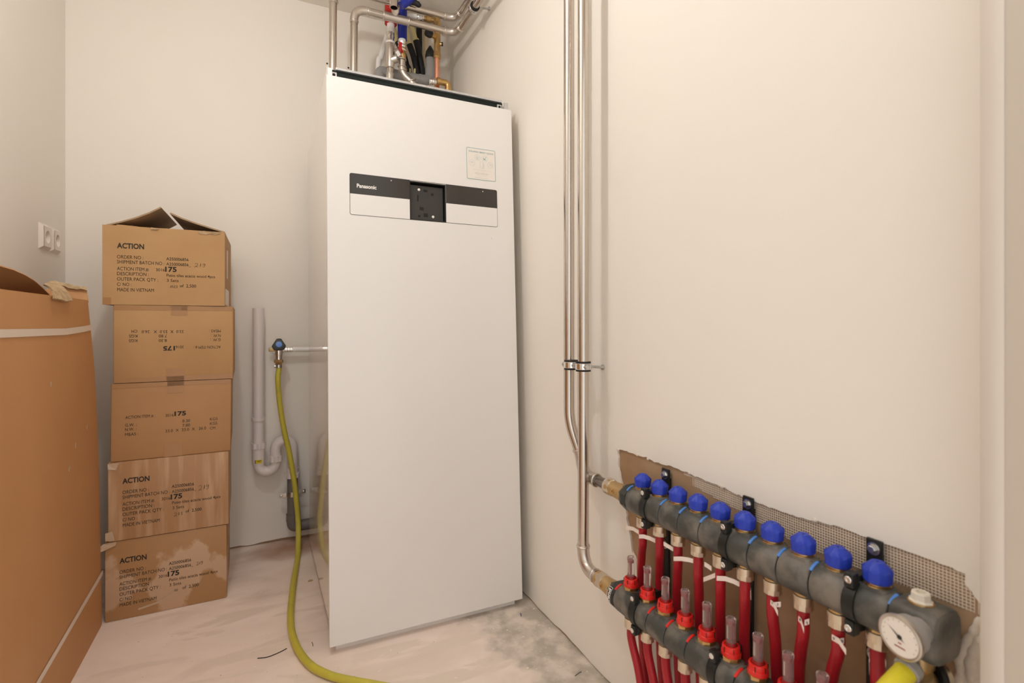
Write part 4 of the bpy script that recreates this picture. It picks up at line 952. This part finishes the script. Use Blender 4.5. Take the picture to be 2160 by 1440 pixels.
def inlet(t, x, y, z, txt):
    # faceted plastic end, brass adapter with a small screw
    part('end_piece', G().lathe((x, y, z), (0, 1, 0), [(0, RB + .0005), (.016, RB + .001), (.034, .0215), (.036, .016)], 8, math.pi / 8), 'manifold_dark', t, 15)
    b = part('brass_adapter', G().lathe((x, y + .030, z), (0, 1, 0), [(0, .0200), (.008, .0205), (.028, .0185), (.050, .0180), (.060, .0192), (.066, .0188)], 28), 'brass_matt', t)
    part('adapter_nut', G().lathe((x, y + .026, z), (0, 1, 0), [(0, .0235), (.010, .0225), (.018, .019)], 8, .2), 'brass_matt', t, 20)
    part('vent_screw', G().lathe((x - .0165, y + .058, z + .002), (-1, 0, .1), [(0, .0052), (.004, .0048), (.0042, .0025), (.002, .0022)], 12), 'brass', b)
    if txt:
        g = G(); r = RB + .0022
        def Mt(px, pz): a = math.radians(214) - px / r; return Vector((x + r * math.cos(a), y + .006 + pz, z + r * math.sin(a)))
        put_text(g, txt, .005, .040, .0022, .0080, Mt, .03)
        for p0, p1 in ((-.0005, .0004), (.0116, .0125)):
            n = 14; g.add([Mt(.002 + .042 * k / n, q) for q in (p0, p1) for k in range(n + 1)], [(k, k + 1, n + 2 + k, n + 1 + k) for k in range(n)])
        g.add([Mt(q, s) for q in (.0435, .0445) for s in (-.0005, .0125)], [(0, 1, 3, 2)])
        part('printed_lettering', g, 'ink_white', t, 0)
inlet(ru, XI, YU + SPU / 2, ZU - .0005, None); inlet(su, XLo, YL + SPL / 2, ZL - .0005, 'urand')
for i in range(NOUT):
    y = YU - SPU * i; z = zu(y)
    s = child('segment', ME['seg'], ru, (XI, y, z), TILTX); child('shoulder', ME['boss'], s, (XI, y, z))
    for k in ((0, 1) if i == NOUT - 1 else (0,)):
        yj = y + SPU / 2 - k * SPU
        child('joint_groove', ME['groove'], ru, (XI, yj, zu(yj))); child('joint_clip', ME['clip_b'], ru, (XI, yj, zu(yj)), None, 'small blue joint clip' if i == 0 and not k else None)
    c = child('regulating_cap', ME['cap'], ru, (XI, y, z + RB + .0045)); child('brass_collar', ME['collar'], c, (XI, y, z + RB + .0002))
    n_ = child('compression_nut', ME['nut'], ru, (XI, y, z - RB - .0005)); child('brass_neck', ME['neck'], n_, (XI, y, z - RB + .002))
for i in range(NOUT):
    y = YL - SPL * i; z = zl(y)
    s = child('segment', ME['seg'], su, (XLo, y, z), TILTX); child('shoulder', ME['boss'], s, (XLo, y, z))
    yj = y + SPL / 2; child('joint_groove', ME['groove'], su, (XLo, yj, zl(yj))); child('joint_clip', ME['clip_r'], su, (XLo, yj, zl(yj)))
    zb = z + RB + .0006
    m_ = child('flow_meter', ME['fm_ring'], su, (XLo, y, zb + .0065), (0, 0, .3 * (i % 3)))
    for nm, me, dz in (('brass_base', 'fm_base', 0), ('ring_slots', 'fm_slots', .0065), ('dark_seat', 'fm_seat', .0160), ('sight_glass', 'fm_glass', .0280), ('red_float', 'fm_core', .0315), ('scale_strip', 'fm_scale', .0335), ('scale_ticks', 'fm_tick', .0335)):
        child(nm, ME[me], m_, (XLo, y, zb + dz), (0, 0, math.radians(-35) - .3 * (i % 3)) if nm.startswith('scale') else None)
    n_ = child('compression_nut', ME['nut'], su, (XLo, y, z - RB - .0005)); child('brass_neck', ME['neck'], n_, (XLo, y, z - RB + .002))
# ends of the bars
ye = YU - SPU * (NOUT - .5); ze_ = zu(ye)
g = G(); out = []
ring_ = lambda k, yy: [(XI + .031 * k * math.copysign(abs(math.cos(a)) ** .5, math.cos(a)), yy, ze_ + .0005 + .0325 * k * math.copysign(abs(math.sin(a)) ** .5, math.sin(a))) for a in [2 * math.pi * q / 36 for q in range(36)]]
lv = [ring_(.86, ye - .001), ring_(.95, ye - .004), ring_(1, ye - .012), ring_(1, ye - .047), ring_(.95, ye - .053), ring_(.84, ye - .056)]
g.add(sum(lv, []), [(j * 36 + k, j * 36 + (k + 1) % 36, (j + 1) * 36 + (k + 1) % 36, (j + 1) * 36 + k) for j in range(5) for k in range(36)] + [tuple(range(35, -1, -1)), tuple(5 * 36 + k for k in range(36))])
part('end_block', g, 'manifold', ru, 30)
pk = part('plug', G().lathe((XI - .002, ye - .026, ze_ + .032), (0, 0, 1), [(0, .0125), (.003, .0135), (.0045, .0110), (.0125, .0105), (.0135, .0095), (.0135, .0055), (.009, .0050)], 8), 'plug', ru, 20, label='off-white hexagonal plug')
part('plug_seal', G().lathe((XI - .002, ye - .026, ze_ + .0305), (0, 0, 1), [(0, .0150), (.003, .0145)], 20), 'brass', pk)
gy, gz = at(1897, 1346, x=.694).y, at(1897, 1346, x=.694).z
gd = part('thermometer', G().lathe((XI - .026, gy - .004, gz + .003), (-1, .12, -.06), [(.0315, .0240), (.0335, .0262), (.0375, .0262), (.0385, .0245), (.0380, .0228), (.0365, .0225)], 36), 'bezel', ru, label='round dial thermometer with silver rim')
part('gauge_body', G().lathe((XI - .026, gy - .004, gz + .003), (-1, .12, -.06), [(0, .0150), (.010, .0160), (.016, .0215), (.026, .0228), (.032, .0242)], 36), 'gauge_body', gd)
gn = Vector((-1, .12, -.06)).normalized(); g0 = Vector((XI - .026, gy - .004, gz + .003)) + gn * .0368
part('dial_face', G().lathe(g0 - gn * .0004, gn, [(0, .0228), (.0006, .0228)], 36), 'dial', gd)
gyv = Vector((0, -1, 0)); gyv = (gyv - gn * gyv.dot(gn)).normalized(); gzv = gn.cross(gyv) * -1
if gzv.z < 0: gzv = -gzv
def D(a, r, l=.0010): return g0 + gn * l + gyv * (r * math.cos(a)) + gzv * (r * math.sin(a))
g = G(); a0 = math.radians(146)
g.add([D(a0, .0175), D(a0 + 1.5, .0011), D(a0 + math.pi, .0075), D(a0 - 1.5, .0011)], [(0, 1, 2, 3)]); g.lathe(g0 + gn * .0002, gn, [(0, .0028), (.0014, .0024)], 14); part('needle', g, 'ink', gd, 0)
g = G()
for k in range(13):
    a = math.radians(215 - 250 * k / 12); g.add([D(a - .02, .0205, .0004), D(a + .02, .0205, .0004), D(a + .02, .0185, .0004), D(a - .02, .0185, .0004)], [(0, 1, 2, 3)])
part('dial_marks', g, 'ink_grey', gd, 0)
g = G(); 
for r_, z_ in ((.0065, -.0125), (.0020, -.0075)): g.add([g0 + gn * .0005 + gyv * s * r_ + gzv * (z_ + q) for s in (-1, 1) for q in (-.0006, .0008)], [(0, 1, 3, 2)])
part('dial_print', g, 'red_dark', gd, 0)
yl_ = YL - SPL * (NOUT - .5)
part('end_block', G().lathe((XLo, yl_, zl(yl_)), (0, -1, 0), [(0, RB), (.010, .030), (.036, .030), (.044, .024)], 24), 'manifold', su)
# mounting rails with clamps
for i, (yr, lab) in enumerate(((.888, 'black mounting rail beside the first blue cap'), (.672, 'black mounting rail in the middle of the manifolds'), (.4545, 'black mounting rail near the dial thermometer'))):
    t = thing('mounting_rail', (.797, yr, .02), lab, 'bracket', 'manifold mounting rails')
    zt = zu(yr) + .0765
    part('rail', G().box((.7965, yr, (zt + .03) / 2), (.005, .022, zt - .03), None, .0012), 'black_plastic', t, 0)
    for zb in (zt - .013, zt - .165):
        w = part('washer', G().lathe((.7940, yr, zb), (-1, 0, 0), [(0, .0090), (.0012, .0090)], 22), 'zinc', t); part('bolt_head', G().lathe((.7928, yr, zb), (-1, 0, 0), [(0, .0070), (.001, .0062), (.001, .0055), (.0055, .0055), (.006, .0048)], 6), 'zinc', w, 20)
    part('spacer', G().box((.8015, yr, zt - .05), (.005, .018, .06)), 'black_plastic', t, 0)
    for xx, zz_ in ((XI, zu(yr)), (XLo, zl(yr))):
        yc = yr - .004
        g = G().lathe((xx, yc - .008, zz_), (0, 1, 0), [(0, RB + .0004), (0, RB + .0032), (.016, RB + .0032), (.016, RB + .0004)], 40); b = part('clamp_ring', g, 'black_plastic', t)
        top = zz_ + RB + .010; bot = zz_ - RB - .008
        part('upper_ear', G().box((xx - RB + .008, yc, top - .007), (.014, .0135, .020), None, .002), 'black_plastic', b, 0)
        part('lower_ear', G().box((xx - RB + .010, yc, bot + .006), (.016, .0135, .020), None, .002), 'black_plastic', b, 0)
        xa0 = xx - RB + .016; part('upper_arm', G().box(((xa0 + .7935) / 2, yc, top - .008), (.7935 - xa0, .012, .013), None, .001), 'black_plastic', b, 0)
        part('lower_arm', G().box(((xa0 + .7935) / 2, yc, bot + .005), (.7935 - xa0, .012, .013), None, .001), 'black_plastic', b, 0)
        for zs in (top - .006, bot + .006): part('clamp_screw', G().lathe((xx - RB + .0015, yc, zs), (-1, 0, 0), [(0, .0052), (.0015, .0050), (.0022, .0042), (.0022, .0024), (.0010, .0022)], 16), 'chrome', b)
# red tubes
ORD = ['first', 'second', 'third', 'fourth', 'fifth', 'sixth', 'seventh', 'eighth', 'ninth', 'tenth']
RT = .0090
dy = [.006, .001, .003, -.003, 0, .001, -.008, .008, .014, -.002]
extra = {6: ', tagged 7', 7: ', tagged 8', 8: ', tagged 9'}
tubes = []
for i in range(NOUT):
    y = YU - SPU * i; z = zu(y) - RB - .030
    q_ = y / XI; pts = [(XI, y, z + .008), (XI + .002, y + .002 * q_, z - .03), (XI + .012, y + dy[i] * .6 + .012 * q_, .40), (XI + .0195, y + dy[i] + .0195 * q_, .34), (XI + .020, y + dy[i] + .018 * q_ - .004, .18), (XI + .020, y - .012 + dy[i], .001)]
    t = thing('red_tube', (XI, y, 0), 'red heating tube below the %s blue cap from the left%s' % (ORD[i], extra.get(i, '')), 'pipe', 'red tubes of the upper manifold')
    part('tube', G().sweep(smooth_path(pts, 6), RT, 16), 'red_tube', t, 60); tubes.append(t)
dl = [-.034, -.028, -.019, -.014, -.012, -.01, -.01, -.01, -.01, -.01]
for i in range(5):
    y = YL - SPL * i; z = zl(y) - RB - .030
    pts = [(XLo, y, z + .006), (XLo, y - .002, z - .02), (XLo + .003, y + dl[i] * .7, .165), (XLo + .004, y + dl[i] * 1.2, .08), (XLo + .004, y + dl[i] * 1.4, .001)]
    t = thing('red_tube', (XLo, y, 0), 'red heating tube below the %s red flow meter from the left' % ORD[i], 'pipe', 'red tubes of the lower manifold')
    part('tube', G().sweep(smooth_path(pts, 6), RT, 16), 'red_tube', t, 60)
# paper flags on the tubes
def flag(tube, pts, w=.0088, x0=None, name='paper_tag'):
    rows = []
    for u, v, x in pts:
        p = at(u, v, x=x); rows.append([p + Vector((0, 0, -w / 2)), p + Vector((0, 0, w / 2))])
    return part(name, G().sheet(rows, .0004), 'paper', tube, 60)
xf_ = XI - .0095
flag(tubes[0], [(1321, 1112, xf_ + .012), (1336, 1115, xf_ + .008), (1350, 1124, xf_ + .002)])
flag(tubes[0], [(1348, 1131, xf_), (1358, 1131, xf_ - .0005), (1371, 1135, xf_ + .004), (1386, 1142, xf_ + .010)])
flag(tubes[1], [(1400, 1146, xf_ + .006), (1410, 1152, xf_ + .008), (1420, 1158, xf_ + .010)])
flag(tubes[2], [(1421, 1178, xf_), (1437, 1178, xf_ - .0005), (1452, 1180, xf_ + .003), (1468, 1184, xf_ + .009)])
flag(tubes[3], [(1486, 1189, xf_ + .006), (1494, 1194, xf_ + .008), (1501, 1199, xf_ + .010)])
flag(tubes[4], [(1484, 1222, xf_ + .012), (1498, 1217, xf_ + .010), (1513, 1211, xf_ + .004)])
flag(tubes[4], [(1512, 1219, xf_), (1530, 1220, xf_ - .0005), (1548, 1226, xf_ + .004), (1566, 1235, xf_ + .010)])
flag(tubes[5], [(1583, 1252, xf_ + .004), (1584, 1258, xf_ + .006)], .012)
def numbered(tube, digit, p0, p1, p2, q0, q1):
    a = flag(tube, [(*p0, xf_ + .002), (*p1, xf_ - .0012), (*p2, xf_ - .004)], .0085); b = flag(tube, [(*q0, xf_ - .0003), (*q1, xf_ + .004)], .0085)
    for f_, (u, v), x in ((a, (p0[0] + 4, p0[1] + 3), xf_ - .0014), (b, ((q0[0] + q1[0]) / 2 + 1, q0[1]), xf_ - .0006)):
        g = G(); c = at(u, v, x=x); put_text(g, digit, -.0014, .0014, -.002, .004, lambda px, pz, c=c: c + Vector((-.0006, -px, pz)), .02); part('tag_number', g, 'ink', f_, 0)
numbered(tubes[6], '7', (1625, 1269), (1633, 1276), (1641, 1293), (1633, 1275), (1647, 1274))
numbered(tubes[7], '8', (1684, 1303), (1690, 1310), (1696, 1329), (1697, 1313), (1707, 1310))
numbered(tubes[8], '9', (1755, 1343), (1770, 1352), (1785, 1375), (1772, 1352), (1780, 1351))
flag(tubes[9], [(1838, 1378, xf_ + .006), (1833, 1395, xf_ + .004), (1834, 1418, xf_ + .004)], .006)
flag(tubes[9], [(1868, 1395, xf_), (1869, 1402, xf_)], .008)

# drain valve below the end block, with the end of a yellow hose
vy, vz = ye - .026, ze_ - .033
t = thing('drain_valve', (XI - .01, vy, vz), 'brass drain valve with blue lever under the manifold end', 'valve')
part('valve_neck', G().lathe((XI - .006, vy, vz + .004), (0, 0, -1), [(0, .0150), (.006, .0165), (.016, .0165), (.020, .0130)], 20), 'brass_matt', t)
part('valve_ball', G().lathe((XI - .012, vy - .004, vz - .030), (-.45, -.1, .9), [(-.020, .010), (-.014, .0175), (.006, .0190), (.016, .0150)], 22), 'brass_matt', t)
part('valve_flange', G().lathe((XI + .004, vy - .010, vz - .028), (.75, -.5, -.1), [(0, .0215), (.004, .0225), (.008, .0200)], 26), 'rubber', t)
part('nickel_flange', G().lathe((XI + .010, vy - .014, vz - .030), (.75, -.5, -.1), [(0, .0205), (.006, .0215), (.009, .0160)], 26), 'nickel', t)
h0 = at(1916, 1410, x=.722); hd_ = (at(1870, 1460, x=.68) - h0).normalized()
part('grey_nut', G().lathe(h0 - hd_ * .008, hd_, [(0, .0130), (.003, .0150), (.012, .0150), (.014, .0135)], 10), 'gauge_body', t, 20)
part('lever', G().box((XI - .044, vy - .012, vz - .056), (.014, .014, .046), Matrix.Rotation(.35, 3, 'X') @ Matrix.Rotation(.3, 3, 'Y'), .004), 'blue_sleeve', t, 30, label='dark blue lever')
part('lever_screw', G().lathe((XI - .046, vy - .012, vz - .036), (-1, -.1, .3), [(0, .009), (.006, .009), (.009, .006)], 18), 'nickel', t)
h1 = h0 + hd_ * .006
solo('yellow_hose', G().sweep(smooth_path([h1, h1 + hd_ * .05, h1 + hd_ * .11 + Vector((0, 0, -.012)), h1 + hd_ * .17 + Vector((0, .02, -.05)), h1 + hd_ * .20 + Vector((0, .05, -.13)), Vector((.56, .50, .08)), Vector((.50, .56, .0138)), Vector((.42, .66, .0138))], 7), .0122, 18), 'hose_bright', 'yellow hose end pushed onto the drain valve under the manifold', 'hose', smooth=60)

# ------------------------------------------------------------------ bits on the floor
rr = random.Random(21)
for i, (u, v, r, m, lab) in enumerate(((655, 1225, .006, 'carton_torn', 'brown chip of rubble on the floor beside the hose'), (745, 1428, .003, 'pvc_grey', 'small dark crumb on the floor before the cabinet'))):
    p = at(u, v, z=0); g = G().lathe(p, (0, 0, 1), [(0, r), (r * .5, r * .9), (r * .8, r * .3)], 7); g.v = [p + Vector(((w - p).x * 1.5, (w - p).y, (w - p).z)) for w in g.v]
    solo('rubble_chip', g, m, lab, 'debris', smooth=0)
for pts, m, lab in ((((543, 1388), (565, 1385), (590, 1375), (605, 1367)), 'rubber', 'thin black wire offcut on the floor left of the hose'), (((1213, 1425), (1219, 1420), (1226, 1416)), 'pvc_dark', 'short dark thread on the floor by the right wall'), (((1098, 1293), (1099, 1299)), 'blue_sleeve', 'tiny blue thread on the floor at the cabinet corner'), (((658, 1354), (660, 1362)), 'pvc_dark', 'tiny dark thread on the floor beside the hose bend')):
    P_ = [at(u, v, z=.0012) for u, v in pts]
    if len(P_) == 2: P_.insert(1, (P_[0] + P_[1]) / 2 + Vector((.001, 0, 0)))
    solo('thread_offcut', G().sweep(smooth_path(P_, 4), .0011, 6), m, lab, 'debris', smooth=60)
